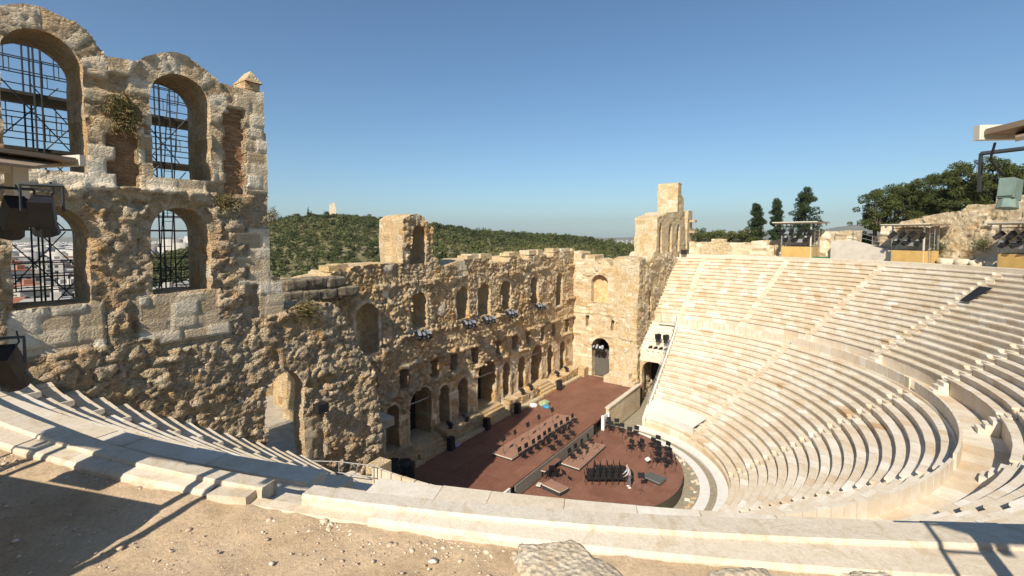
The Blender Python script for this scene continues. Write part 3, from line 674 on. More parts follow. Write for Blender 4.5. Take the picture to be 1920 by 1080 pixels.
def spans_for(r, ends, aisles, width=0.76):
    hw = math.degrees(width/2/r); cuts = [a for a in aisles if ends[1] < a < ends[0]]
    cuts = sorted(cuts, reverse=True); out = []; cur = ends[0]
    for a in cuts:
        if cur-(a+hw) > 0.3: out.append((cur, a+hw))
        cur = a-hw
    if cur-ends[1] > 0.3: out.append((cur, ends[1]))
    return out
def tint_lo(a, rnd): return float(np.clip(0.74+rnd.randn()*0.15-(0.4 if rnd.rand() < 0.04 else 0), 0, 1))
def tint_up(a, rnd):
    if a > -37.5: return float(np.clip(rnd.choice([0.2, 0.30, 0.40, 0.5, 0.62, 0.82, 1.0], p=[.07, .16, .22, .2, .15, .13, .07])+rnd.randn()*0.05, 0, 1))
    return float(np.clip(0.70+rnd.randn()*0.14-(0.35 if rnd.rand() < 0.05 else 0), 0, 1))
def flight(parent, az, r0, z0, dr, dz, n, seed, half=0.38):
    """two low steps per seat row"""
    mb = MB(); rnd = random.Random(seed); a = math.radians(az); rd = Vector((math.cos(a), math.sin(a), 0)); tg = Vector((-math.sin(a), math.cos(a), 0))
    for k in range(2*n):
        ra = r0+k*dr/2+0.02; z = z0-dz+(k+1)*dz/2+rnd.uniform(-.008, .008)
        rb = ra+dr/2+0.05; P = []
        for zz in (z-dz/2-(1.1 if k < 3 else 0.25), z):
            for (r, t) in ((ra, -half), (ra, half), (rb, half), (rb, -half)): q = rd*r+tg*t; P.append((q.x, q.y, zz))
        mb.add(P, [(0, 3, 2, 1), (4, 5, 6, 7), (0, 1, 5, 4), (1, 2, 6, 5), (2, 3, 7, 6), (3, 0, 4, 7)], rnd.choice([0.3, 0.5, 0.6, 0.75, 0.85]))
    return mb.build('stair_flight', SEAT, parent)
cavea = thing('marble_seating', (0, 0, -2), 'curved cream marble seating in two tiers climbing round the orchestra', 'theatre seating')
cavea.location = (0, 0, 0)
for j in range(LO_N):
    r = LO_R0+j*LO_DR
    e = az_end(r, -1.25); add_row('seat_row', cavea, r, LO_Z0+j*LO_DZ, LO_DR, LO_DZ, spans_for(r, e, LO_AISLE), 0.95, 100+j, tint_lo)
for i in range(UP_N):
    r = UP_R0+i*UP_DR
    e = az_end(r, 2.2) if i > 0 else az_end(r, 2.2)
    add_row('seat_row', cavea, r, UP_Z0+i*UP_DZ, UP_DR+(0.35 if i == UP_N-1 else 0), (UP_DZ if i else 1.15), spans_for(r, e, UP_AISLE), 0.78, 200+i, tint_up)
for a in LO_AISLE: flight(cavea, a, LO_R0, LO_Z0, LO_DR, LO_DZ, LO_N, int(-a))
for a in UP_AISLE: flight(cavea, a, UP_R0, UP_Z0, UP_DR, UP_DZ, UP_N, int(-a)+3)
# small stairs from the walkway up to the upper tier, projecting in front of its wall
for a in UP_AISLE[1:-1]:
    mb = MB(); aa = math.radians(a)
    for k in range(3):
        r = 22.62+0.27*k; h_ = 0.28+0.26*k
        mb.box(((r+0.13)*math.cos(aa), (r+0.13)*math.sin(aa), 6.605+h_/2), (0.268, 0.8+0.02*k, h_), aa, 0.85)
    mb.build('walkway_steps', SEAT, cavea)
def ring_sheet(name, prof_, a0, a1, mat, parent, blen=None, seed=1, seg_deg=1.0, tint=0.6, rim=False):
    V = []; Fs = []; T = []; rnd = random.Random(seed); m = len(prof_)
    rr = prof_[0][0]
    n = max(1, int(abs(a1-a0)*math.pi/180*rr/blen)) if blen else 1
    for k in range(n):
        b0 = a0+(a1-a0)*k/n; b1 = a0+(a1-a0)*(k+1)/n; sg = max(1, int(abs(b1-b0)/seg_deg)); b = len(V); tn = rnd.uniform(0.2, 0.9) if blen else tint
        jz = rnd.uniform(-.0025, .0025) if blen else 0
        for s_ in range(sg+1):
            ad = b0+(b1-b0)*s_/sg; a = math.radians(ad)
            for (r, z) in prof_:
                if rim: r = r+float(np.interp(r, [33.3, 33.62, 34.0], [0.39, 0.25, -0.03]))*math.exp(-((ad+160)/9.0)**2)     # the rim is not a true circle: it bulges a little here
                V.append((r*math.cos(a), r*math.sin(a), z+jz))
        for s_ in range(sg):
            for i in range(m-1):
                q = b+s_*m+i; Fs.append((q, q+1, q+m+1, q+m)); T.append(tn)
    return mesh_obj(name, np.array(V), Fs, mat, parent, False, fattrs={'tint': T})
ring_sheet('walkway_wall', [(23.52, 6.5), (23.52, 7.62), (23.9, 7.62)], 4.8, -184.8, SEAT, cavea, 1.2, 6)
ring_sheet('walkway', [(21.55, 6.45), (21.6, 6.6), (23.55, 6.6)], 3, -183, SEAT, cavea, 1.2, 5)
# backrest of upright slabs behind the top row of the lower tier
mb = MB(); rnd = random.Random(12); a = az_end(21.7, -1.0)[0]; lastw = 0
while a > az_end(21.7, -1.0)[1]:
    l = rnd.uniform(0.5, 0.66); da = math.degrees((l+0.05)/21.75)
    wdg = sum(1 for q in LO_AISLE if a-da/2 < q)
    if wdg != lastw: mb.build('backrest', SEAT, cavea); mb = MB(); lastw = wdg
    if min(abs(a-da/2-q) for q in LO_AISLE) > 1.2:
        aa = math.radians(a-da/2); mb.box((21.75*math.cos(aa), 21.75*math.sin(aa), 6.9), (0.13, l, 0.86+rnd.uniform(-.02, .02)), aa, rnd.uniform(0.5, 0.9))
    a -= da
mb.build('backrest', SEAT, cavea)
ring_sheet('podium', [(10.55, -2.0), (10.5, -1.35), (10.7, -1.31)], -5, -175, SEAT, cavea, 1.0, 8)
# marble coping round the top of the seating
V_in = [(33.32, 13.9), (33.27, 14.40), (33.30, 14.43), (33.61, 14.435), (33.645, 14.41), (33.65, 14.30)]
V_out = [(33.64, 14.395), (34.00, 14.375), (34.03, 14.34), (34.04, 13.9)]
ring_sheet('rim_coping', V_in, 3.4, -159.25, COPING, cavea, 2.6, 15, 0.5, rim=True)
ring_sheet('rim_coping', [(33.15, 13.9), (33.2, 14.24), (33.7, 14.25)], -159.2, -160.1, COPING, cavea, None, 18, 0.3, rim=True)
ring_sheet('rim_coping', V_in, -160.05, -183.4, COPING, cavea, 2.2, 16, 0.5, rim=True)
ring_sheet('rim_ledge', V_out, 3.4, -157.9, COPING, cavea, 2.2, 25, 0.5, rim=True)
ring_sheet('rim_ledge', [(r, z-0.06) for r, z in V_out], -157.9, -160.5, COPING, cavea, 1.1, 28, 0.3, rim=True)
ring_sheet('rim_ledge', V_out, -161.0, -183.4, COPING, cavea, 2.0, 26, 0.5, rim=True)
aa = math.radians(-160.55); mb = MB(); mb.box((33.93*math.cos(aa), 33.93*math.sin(aa), 14.345), (0.20, 0.46, 0.10), aa+0.06, 0.3, 0.05); mb.build('broken_slab', COPING, cavea)
for a_, z_ in ((-159.12, 14.37), (-160.2, 14.36)):
    aa = math.radians(a_); mb = MB(); mb.box((33.76*math.cos(aa), 33.76*math.sin(aa), z_-0.1), (0.2, 0.1, 0.3), aa, 0.6); mb.build('cut_block', COPING, cavea)
# sloping end kerbs of the lower tier, tunnel roofs and side stairs
for sg, nm in ((1, 'far'), (-1, 'near')):
    P = [];
    n0 = (10.4, -0.95); n1 = (21.9, 6.95)
    mb = MB(); mb.add([(sg*n0[0], -1.22, n0[1]-1.2), (sg*n1[0], -1.22, n1[1]-6), (sg*n1[0], -1.22, n1[1]), (sg*n0[0], -1.22, n0[1]+0.12), (sg*n0[0], -0.95, n0[1]-1.2), (sg*n1[0], -0.95, n1[1]-6), (sg*n1[0], -0.95, n1[1]), (sg*n0[0], -0.95, n0[1]+0.12)],
        [(0, 1, 2, 3), (7, 6, 5, 4), (3, 2, 6, 7), (0, 3, 7, 4), (1, 5, 6, 2)], 0.9)
    mb.build('end_kerb', SEAT, cavea)
    mb = MB()
    for k in range(9):
        x = 18.3+k*0.5; z = 4.1+k*0.31
        mb.box((sg*(x+0.27), 0.62, z-0.75), (0.53, 3.15, 1.5), 0, 0.85)
    mb.box((sg*26, 0.62, 5.1), (7.6, 3.15, 3.0), 0, 0.7)
    mb.build('side_stairs', SEAT, cavea)
def par_style(S, Z):
    a = ashlar(S, Z, 131, 0.8, 0.4); return (a[0], a[1], a[2], np.zeros(S.shape))
par = thing('passage_wall', (0, 0, 0), 'stone wall with arched side-passage mouth at the far end of the orchestra', 'ruin wall')
wall('masonry', (18.35, 0, 0), (0, 1, 0), (-1, 0, 0), -0.95, 2.25, -2.1, 3.5, 0.1, lambda S: 3.35+S*0, [(-0.6, 1.9, -2.3, 2.7, False, 0.1)], 0.7, par_style, ROCK2, par, 0.1, 131)
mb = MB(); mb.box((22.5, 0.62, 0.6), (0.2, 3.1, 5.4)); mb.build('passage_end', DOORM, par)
par2 = thing('passage_wall', (0, 0, 0), 'stone wall with arched side-passage mouth at the near end of the orchestra', 'ruin wall')
wall('masonry', (-18.35, 0, 0), (0, 1, 0), (1, 0, 0), -0.95, 2.25, -2.1, 3.5, 0.12, lambda S: 3.35+S*0, [(-0.6, 1.9, -2.3, 2.7, False, 0.1)], 0.7, par_style, ROCK2, par2, 0.1, 132)

# orchestra floor, rings, raised round stage floor
def ssheet(name, prof_, a0, a1, mat, sd=1.0): return tag(ring_sheet(name, prof_, a0, a1, mat, None, None, 1, sd), kind='structure')
ssheet('orchestra_floor', [(0.01, -2.0), (9.0, -2.0), (24, -2.0), (36.5, -2.02)], 0, 360, DIRT, 4)
ssheet('orchestra_kerb', [(8.55, -1.99), (8.55, -1.93), (9.25, -1.93), (9.25, -1.99)], -2, -178, GUTTER, 2)
ssheet('orchestra_step', [(9.75, -1.99), (9.75, -1.82), (10.6, -1.80)], -2, -178, GUTTER, 2)
mb = MB(); rnd = random.Random(77)
for k in range(40):
    a = math.radians(rnd.uniform(-170, -10)); r = rnd.uniform(7.9, 8.45); mb.box((r*math.cos(a), r*math.sin(a), -1.95), (rnd.uniform(.1, .4), rnd.uniform(.1, .35), 0.1), rnd.random()*3, rnd.random())
tag(mb.build('broken_paving', SEAT), kind='stuff')

stage = thing('timber_stage', (0, 0, 0), 'long brown boarded stage floor in front of the stage wall', 'stage')
mb = MB(); mb.box((0, 5.4, -0.06), (35.2, 7.96, 0.12)); mb.build('deck', BOARDS, stage)
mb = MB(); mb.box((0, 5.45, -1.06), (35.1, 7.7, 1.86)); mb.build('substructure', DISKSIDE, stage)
mb = MB(); mb.box((-2.2, 1.36, -0.53), (12.5, 0.06, 0.9)); mb.build('front_panel', simple('panel_grey', (0.24, 0.22, 0.18), 0.8, var=0.2), stage)
disc = thing('round_stage', (0, 0, 0), 'semicircular brown boarded platform filling the orchestra', 'stage')
pts = [(-0.5+7.5*math.cos(math.radians(a)), 7.5*math.sin(math.radians(a))) for a in range(-180, 1, 3)]
pts = [(-8.0, 1.3)]+pts+[(7.0, 1.3)]
mb = MB(); mb.prism(pts, -1.05, -1.0); mb.build('deck', BOARDS, disc)
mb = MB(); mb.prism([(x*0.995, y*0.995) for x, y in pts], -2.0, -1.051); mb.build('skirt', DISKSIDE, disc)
# low walls and panels along the stage front
t = thing('stage_front_wall', (0, 0, 0), 'low stone wall with coping between the far part of the stage and the seating', 'low wall')
mb = MB(); mb.box((11.2, 1.25, -0.65), (8.6, 0.28, 2.5)); mb.build('wall', ROCK2, t)
mb = MB(); mb.box((11.2, 1.25, 0.66), (8.7, 0.42, 0.12), tint=0.7); mb.build('coping', SEAT, t)
for x, lab in ((6.2, 'white boarded box at the far end of the stage front'), (-10.6, 'white boarded panel at the near end of the stage front')):
    t = thing('white_screen', (x, 1.2, 0), lab, 'panel', 'white panels on the stage front')
    mb = MB(); mb.box((0, 0, -0.35), (1.3 if x > 0 else 2.6, 0.12, 1.1)); mb.build('panel', WHITE, t)
    mb = MB(); mb.box((-0.65 if x > 0 else -1.3, -0.12, -0.3), (0.2, 0.28, 1.35)); mb.box((0.65, -0.1, -0.32), (0.12, 0.16, 1.2)); mb.build('post', WHITE, t)
t = thing('stone_rail', (0, 0, 0), 'pale rail along the near end of the stage front', 'rail')
mb = MB(); mb.tube((-13.8, 1.5, 0.9), (-11.6, 1.2, 0.95), 0.07); mb.build('rail', WHITE, t)
mb = MB(); [mb.tube((x, 1.45, -0.9), (x, 1.35, 0.9), 0.05) for x in (-13.7, -12.6)]; mb.build('post', WHITE, t)
# covered block of front seats
ring_o = ring_sheet('seat_cover', [(10.9, -1.0), (10.9, -0.25), (10.95, -0.2), (12.5, 0.42), (12.5, -0.1)], -6, -34, simple('pale_sheet', (0.60, 0.58, 0.53), 0.7, var=0.05, scale=1.5), None, None, 1, 1.0)
bm_ = MB()
tag(ring_o, 'pale grey boarded cover over the front seats at the far side of the orchestra', 'cover')

#@@SECTION objects
# ------------------------------------------------------------------ ground and terrain
def smooth(a, b, x): return sstep(a, b, x)
rings = [34.03, 34.3, 34.8, 35.6, 36.6, 38, 40, 43, 47, 52, 58, 66, 75, 86, 100, 116, 134, 155, 180, 208, 240, 270, 300, 330, 360, 390, 420, 450, 480, 510, 540, 570, 600, 640, 690, 760, 860, 1000, 1300, 1800, 2500, 3500, 5000, 6500, 7500, 8500, 9500, 10500]
NA = 720
RR, AA = np.meshgrid(np.array(rings), np.linspace(-math.pi, math.pi, NA, endpoint=False), indexing='ij')
XX = RR*np.cos(AA); YY = RR*np.sin(AA)
HP = [(-180, -2), (12, -2.0), (16, -1.6), (20.5, -0.95), (25.8, -0.05), (32.2, 0.42), (38.7, 0.75), (44.5, 1.30), (50.3, 2.0), (55.8, 2.38), (59.2, 2.32), (62.6, 1.55), (66, 0.5), (69, -0.9), (73, -1.9), (78, -2.2), (180, -2.2)]
def height(X, Y):
    r = np.hypot(X, Y); az = np.degrees(np.arctan2(Y-CY, X-CX)); dc = np.hypot(X-CX, Y-CY)
    back = -2+(-9)*smooth(30, 130, r)                          # low ground behind the stage building
    cav = 14.28+0*r
    right = smooth(2, -10, az)*smooth(34, 60, r)
    cav = cav+right*(4.2*smooth(36, 46, r))+right*smooth(60, 110, r)*3
    cav = cav+(fbm(X*0.05, Y*0.05, 3, 3)-0.5)*1.2*smooth(40, 90, r)
    cav = cav-smooth(130, 500, r)*26*(1-smooth(-160, -60, -np.abs(az))*0)
    cav = cav-0.35*(1-smooth(39, 40.5, r))*smooth(-100, -110, np.degrees(np.arctan2(Y, X)))
    side = smooth(1.5, 3.2, Y-0*r)*(1-smooth(60, 260, X)*0)
    side = np.where(r < 60, smooth(2.2, 3.6, Y), smooth(2.2, 3.6+(r-60)*0.25, Y))
    h = cav*(1-side)+back*side
    # wooded hill
    el = np.interp(az, [p[0] for p in HP], [p[1] for p in HP])
    ridge = CZ+520*np.tan(np.radians(el))-5
    t = smooth(150, 520, dc); hill = -11+(ridge+11)*t**0.85+(fbm(X*0.012, Y*0.012, 9, 4)-0.5)*16*t*(1-smooth(430, 520, dc))
    hill = hill-(np.maximum(dc-530, 0))*0.10
    hm = smooth(11, 16, az)*(1-smooth(72, 82, az))*(Y > 3)
    h = h*(1-hm)+np.maximum(hill, -14)*hm
    far = smooth(900, 2500, dc)
    h = h*(1-far)+(-45)*far
    # distant mountains on the horizon
    mnt = smooth(6500, 8500, dc)*(fbm(az*0.25, az*0, 4, 5)*260+40)*(1-smooth(9400, 10500, dc))
    mm = smooth(-20, -6, az)*(1-smooth(4, 16, az))*0.8+0.22
    return h+mnt*mm
HH = height(XX, YY)
nr = len(rings); idx = np.arange(nr*NA).reshape(nr, NA); nx = np.roll(idx, -1, axis=1)
Fq = np.stack([idx[:-1].ravel(), idx[1:].ravel(), nx[1:].ravel(), nx[:-1].ravel()], 1)
cen = (np.arange(NA)+0.5)/NA*2*math.pi-math.pi
tag(mesh_obj('ground', np.stack([XX.ravel(), YY.ravel(), HH.ravel()], 1), Fq, TERR, None, True), kind='structure')
# paved yard behind the side wall, seen through its doorway
mb = MB(); mb.box((-20.2, 10.6, 6.0), (9.0, 11.0, 0.5))
for k in range(5): mb.box((-22.5, 4.9-0.32*k+0.2, 6.2-0.2*k-0.6), (4.0, 0.34, 1.2), tint=0.3)
tag(mb.build('yard_paving', PAVE), kind='structure')
mb = MB(); mb.box((-17.3, 14.2, 7.1), (0.9, 1.0, 1.9), 0.1, 0.9); mb.box((-18.6, 15.1, 6.7), (1.6, 0.7, 0.9), 0, 0.5)
tag(mb.build('stone_pier', ROCK2), 'pale squared stone pier standing in the yard seen through the side doorway', 'pier')

# near ground: earth with real relief behind the rim
n1, n2 = 130, 620
rr_, aa_ = np.meshgrid(np.linspace(33.98, 39.5, n1), np.radians(np.linspace(-184, -128, n2)), indexing='ij')
x_ = rr_*np.cos(aa_); y_ = rr_*np.sin(aa_)
zz_ = 14.29+(fbm(x_*0.9, y_*0.9, 2, 4)-0.5)*0.10+(fbm(x_*7, y_*7, 3, 4)-0.5)*0.035-0.02
f1, f2, id_ = worley(x_*7, y_*7, 6); zz_ = zz_+np.where(id_ > 0.8, np.clip(0.4-f1, 0, 1)*0.05, 0)
zz_ = zz_+sstep(36.2, 39, rr_)*0.3+0.04*(1-sstep(34.05, 34.6, rr_))
idx = np.arange(n1*n2).reshape(n1, n2)
Fq = np.stack([idx[:-1, :-1].ravel(), idx[1:, :-1].ravel(), idx[1:, 1:].ravel(), idx[:-1, 1:].ravel()], 1)
tag(mesh_obj('earth_path', np.stack([x_.ravel(), y_.ravel(), zz_.ravel()], 1), Fq, EARTH, None, True), kind='structure')
# scattered gravel and stone chips
import bmesh
bm = bmesh.new(); bmesh.ops.create_icosphere(bm, subdivisions=1, radius=1.0); ico_v = np.array([v.co[:] for v in bm.verts]); ico_f = np.array([[v.index for v in f.verts] for f in bm.faces]); bm.free()
rng = np.random.RandomState(3); VV = []; FF = []; TT = []; b = 0
for k in range(16000):
    a = math.radians(rng.uniform(-181, -131)); r = 34.02+abs(rng.randn())*1.1 if k % 3 else 34.0+abs(rng.randn())*0.10
    cl = vnoise(np.array([r*math.cos(a)*1.3]), np.array([r*math.sin(a)*1.3]), 8)[0]
    if rng.rand() > cl*1.25 or (abs(r-34.02) > 0.2 and rng.rand() < 0.35): continue
    s_ = rng.lognormal(-4.65, 0.6); s_ = min(s_, 0.042)
    M = ico_v*(1+rng.uniform(-.3, .3, (len(ico_v), 1)))*np.array([s_, s_*rng.uniform(.6, 1), s_*rng.uniform(.25, .55)])
    th = rng.rand()*6.28; c_, s2 = math.cos(th), math.sin(th)
    M = np.stack([M[:, 0]*c_-M[:, 1]*s2, M[:, 0]*s2+M[:, 1]*c_, M[:, 2]], 1)+np.array([r*math.cos(a), r*math.sin(a), 14.29+s_*0.1])
    VV.append(M); FF.append(ico_f+b); TT.append(np.full(len(ico_f), rng.rand())); b += len(M)
GRAV = N('stone_chips', 0.9, 0.1); GRAV.color(GRAV.ramp(GRAV.attr('tint'), [(0, (0.42, 0.32, 0.22)), (0.6, (0.62, 0.50, 0.37)), (1, (0.76, 0.68, 0.56))])); GRAV.bump(GRAV.noise(60), 0.004)
tag(mesh_obj('gravel', np.concatenate(VV), np.concatenate(FF), GRAV.m, None, False, fattrs={'tint': np.concatenate(TT)}), kind='stuff')
g = N('pale_bedrock', 0.9, 0.1)
c = g.ramp(g.noise(2.2, 8, 0.7), [(0.3, (0.52, 0.42, 0.28)), (0.48, (0.70, 0.59, 0.43)), (0.7, (0.80, 0.72, 0.58))])
c = g.mix(g.ramp(g.noise(1.6, 5, 0.6), [(0.55, 0.0), (0.75, 0.7)]), c, (0.60, 0.38, 0.16))
c = g.mix(1.0, c, g.ramp(g.noise(22, 6, 0.75), [(0.32, (0.6, 0.56, 0.52)), (0.5, (1, 1, 1)), (0.75, (1.12, 1.12, 1.12))]), 'MULTIPLY')
g.color(c); g.bump(g.math('ADD', g.noise(14, 8, 0.8), g.vor(20, 'Distance')), 0.035); BED = g.m
for k, (x, y, z, dx, dy, dz, lab) in enumerate([
    (-31.12, -14.85, 14.22, 0.36, 0.72, 0.18, 'large pale pitted boulder at the middle of the bottom edge'),
    (-30.52, -15.85, 14.24, 0.26, 0.34, 0.20, 'rounded pale boulder right of the largest one'),
    (-30.02, -16.75, 14.24, 0.26, 0.42, 0.20, 'low pale boulder under the right-hand part of the rim'),
    (-29.45, -17.7, 14.27, 0.28, 0.40, 0.20, 'orange-stained boulder in the bottom right corner')]):
    blob_rock((x, y, z), (dx, dy, dz), k+2, BED, 'boulder', lab, 'rock', sub=5, amp=0.22, group='boulders beside the camera')

# ------------------------------------------------------------------ chairs, stands, platforms
def make_chair():
    t = thing('orchestra_chair', (0, 0, 0), 'chair', 'chair')
    import bmesh
    def pad(name, c, d, tilt):
        bm = bmesh.new(); bmesh.ops.create_cube(bm, size=1.0)
        bmesh.ops.scale(bm, vec=d, verts=bm.verts); bmesh.ops.bevel(bm, geom=bm.edges[:], offset=0.018, segments=2, affect='EDGES')
        bmesh.ops.rotate(bm, cent=(0, 0, 0), matrix=Matrix.Rotation(tilt, 3, 'X'), verts=bm.verts); bmesh.ops.translate(bm, vec=c, verts=bm.verts)
        me = bpy.data.meshes.new(name); bm.to_mesh(me); bm.free(); me.materials.append(CHAIRM)
        o = bpy.data.objects.new(name, me); COL.objects.link(o); o.parent = t
    pad('seat', (0, 0, 0.46), (0.47, 0.46, 0.06), 0.03); pad('backrest', (0, 0.24, 0.76), (0.45, 0.05, 0.36), -0.16)
    for sx in (-1, 1):
        for sy in (-1, 1):
            mb = MB(); mb.tube((sx*0.2, sy*0.18, 0.45), (sx*0.22, sy*0.23, 0), 0.016, 5)
            if sy > 0: mb.tube((sx*0.2, 0.18, 0.45), (sx*0.2, 0.28, 0.9), 0.014, 5)
            mb.build('leg', DSTEEL, t)
    return t
chair0 = make_chair(); first = [True]
def place_chair(x, y, z, rz, lab, grp):
    o = chair0 if first[0] else copy_tree(chair0); first[0] = False
    o.location = (x, y, z); o.rotation_euler = (0, 0, rz); o['label'] = lab; o['group'] = grp; return o
# local -y is the way a chair faces (backrest at +y)
R1 = [(-5.23, 2.91), (-4.37, 2.88), (-3.43, 2.79), (-2.59, 2.8), (-1.62, 2.85), (-0.81, 2.87), (0.22, 2.85), (1.13, 2.81), (2.1, 2.74), (3.06, 2.73)]
for x, y in R1: place_chair(x, y, 0, random.uniform(-.12, .12), 'black chair in the long back row beside the raised wooden platform on stage', 'chairs in the back row of the orchestra')
for x, y in [(-2.85, 1.75), (-1.8, 1.72), (-0.45, 1.72), (0.51, 1.7)]: place_chair(x, y, 0, random.uniform(-.15, .15), 'black chair in the short middle row at the front edge of the stage', 'chairs in the middle row of the orchestra')
for x, y in [(-1.86, 0.44), (-0.84, 0.43), (0.26, 0.39), (1.51, 0.43)]: place_chair(x, y, -0.72, random.uniform(-.15, .15), 'black chair on the low platform of the round stage', 'chairs on the low platform')
RG = [(6.4, 0.9), (5.59, 0.35), (6.5, 0.1), (5.74, -0.6), (5.3, -1.55), (5.9, -1.9), (2.93, -2.53), (3.54, -3.17), (4.33, -3.85), (5.0, -4.1), (3.9, -4.45), (4.3, -5.1), (2.95, -4.75), (3.3, -5.5), (1.9, -5.1), (2.1, -5.9)]
for x, y in RG: place_chair(x, y, -1.0, math.atan2(y+2.5, x+1.5)-math.pi/2+random.uniform(-.2, .2), 'black chair among the scattered chairs at the far curved edge of the round stage', 'scattered chairs at the far curved edge')
rnd = random.Random(21)
for i in range(7):
    for j in range(4):
        if (i, j) in ((0, 3), (6, 3), (6, 0)): continue
        x = -3.75+0.47*i*0.55+0.52*j; y = -1.9-0.47*i*0.85+0.16*j
        place_chair(x+rnd.uniform(-.05, .05), y+rnd.uniform(-.05, .05), -1.0, 0.55+rnd.uniform(-.15, .15), 'black chair packed into the dense cluster beside the standing person', 'clustered chairs beside the person')
for x, y in [(-4.9, 0.8), (-4.35, 0.9), (-4.6, 0.35)]: place_chair(x, y, -1.0, rnd.uniform(2, 3), 'black chair in shadow against the near part of the stage front panel', 'chairs by the stage front panel')
def platform(name, pts, z0, z1, lab, top=BOARDS, edge=CREAMP, grp=None):
    t = thing(name, (0, 0, 0), lab, 'platform', grp)
    mb = MB(); mb.prism(pts, z1-0.035, z1); mb.build('deck', top, t)
    cx_ = sum(p[0] for p in pts)/len(pts); cy_ = sum(p[1] for p in pts)/len(pts)
    mb = MB(); mb.prism([(cx_+(x-cx_)*1.004, cy_+(y-cy_)*1.004) for x, y in pts], z1-0.10, z1-0.036); mb.build('edge_trim', edge, t)
    for x, y in pts:
        mb = MB(); mb.tube((cx_+(x-cx_)*0.93, cy_+(y-cy_)*0.93, z0), (cx_+(x-cx_)*0.93, cy_+(y-cy_)*0.93, z1-0.1), 0.03, 6); mb.build('leg', DSTEEL, t)
    if z1-z0 < 0.5:
        mb = MB(); mb.prism([(cx_+(x-cx_)*0.97, cy_+(y-cy_)*0.97) for x, y in pts], z0+0.004, z1-0.101); mb.build('skirt', DSTEEL, t)
GP = 'low boarded risers on the stages'
platform('stage_riser', [(-5.95, 3.35), (4.2, 3.2), (3.7, 5.0), (-6.0, 5.2)], 0, 0.28, 'long brown riser behind the back row of chairs', BOARDS2, grp=GP)
platform('stage_riser', [(-2.64, -0.6), (2.3, -0.6), (2.1, 0.98), (-2.6, 0.98)], -1.0, -0.72, 'brown riser carrying the front row of chairs on the round stage', BOARDS2, grp=GP)
platform('stage_riser', [(-5.1, 1.32), (-5.05, 0.98), (-2.75, 0.98), (-2.75, 1.32)], -1.0, -0.35, 'narrow riser against the stage front panel', grp=GP)
platform('low_table', [(-6.5, -1.05), (-5.65, -1.25), (-5.4, 0.3), (-6.3, 0.5)], -1.0, -0.62, 'small empty brown platform at the near side of the round stage', BOARDS2)
platform('conductor_podium', [(-1.15, -6.3), (-0.15, -6.45), (0.0, -5.15), (-0.85, -4.95)], -1.0, -0.76, 'grey-topped conductor podium on the round stage', GREYP, STEEL)
platform('small_step', [(-6.4, 0.95), (-6.3, 0.65), (-5.9, 0.7), (-6.0, 1.0)], -1.0, -0.8, 'small pale step by the stage front', CREAMP)
platform('small_step', [(-8.9, 0.6), (-8.0, 0.35), (-7.9, 0.7), (-8.8, 0.95)], -2.0, -1.2, 'small pale step at the near end of the round stage', CREAMP)
# music stands
def make_stand():
    t = thing('music_stand', (0, 0, 0), 'stand', 'music stand', 'music stands')
    mb = MB(); mb.tube((0, 0, 0.1), (0, 0, 1.15), 0.012, 5); mb.build('pole', DSTEEL, t)
    for k in range(3):
        a = k*2.094; mb = MB(); mb.tube((0, 0, 0.22), (0.28*math.cos(a), 0.28*math.sin(a), 0.01), 0.009, 4); mb.build('leg', DSTEEL, t)
    mb = MB(); mb.box((0, 0.03, 1.22), (0.5, 0.015, 0.34), 0, .5, -0.35); mb.box((0, -0.03, 1.05), (0.5, 0.06, 0.012)); mb.build('desk', BLACK, t)
    return t
st0 = make_stand(); fs = True
for i, (x, y, z, rz, tall) in enumerate([(-5.7, 4.3, 0.28, 0, 0), (-4.2, 4.25, 0.28, .2, 0), (-2.4, 4.2, 0.28, 0, 0), (-0.5, 4.3, 0.28, .1, 0), (1.6, 4.2, 0.28, 0, 0), (-2.71, -5.45, -1, -.9, 1), (0.98, -4.91, -1, .4, 1), (3.78, -1.5, -1, .3, 1), (-5.35, -0.75, -1, 1.2, 1), (0.6, -6.1, -1, -.4, 1), (1.5, -6.6, -1, .2, 1), (4.6, -1.9, -1, .5, 1), (2.2, -3.6, -1, 1, 1), (1.2, -0.3, -.72, .3, 0), (-1.3, -.2, -.72, 0, 0)]):
    o = st0 if fs else copy_tree(st0); fs = False
    o.location = (x, y, z); o.rotation_euler = (0, 0, rz)
    o['label'] = 'thin black music stand on the long riser behind the back row of chairs' if z > 0.2 else ('thin black music stand on the front riser of the round stage' if z > -0.9 else ['black music stand standing in front of the conductor podium', 'black music stand just behind the conductor podium', 'black music stand left of the far scattered chairs', 'lone black stand beside the small empty platform', 'black music stand at the far corner of the conductor podium', 'black music stand nearest the curved stage edge beyond the podium', 'black music stand just beyond the front riser', 'black music stand between the clustered chairs and the far scattered chairs'][i-5])
tag(mesh_obj('sheet_music', [(1.05, -4.6, -0.55), (1.45, -4.75, -0.5), (1.55, -4.5, -0.38), (1.15, -4.35, -0.43), (1.05, -4.6, -0.56), (1.45, -4.75, -0.51), (1.55, -4.5, -0.39), (1.15, -4.35, -0.44)], [(0, 1, 2, 3), (7, 6, 5, 4), (0, 4, 5, 1), (1, 5, 6, 2), (2, 6, 7, 3), (3, 7, 4, 0)], WHITE), 'white open sheet of music resting on a stand desk', 'sheet music')
mb = MB(); mb.tube((1.25, -4.6, -1), (1.25, -4.6, -0.5), 0.012, 5); tag(mb.build('short_stand', DSTEEL), 'short pole under the open sheet music', 'stand')

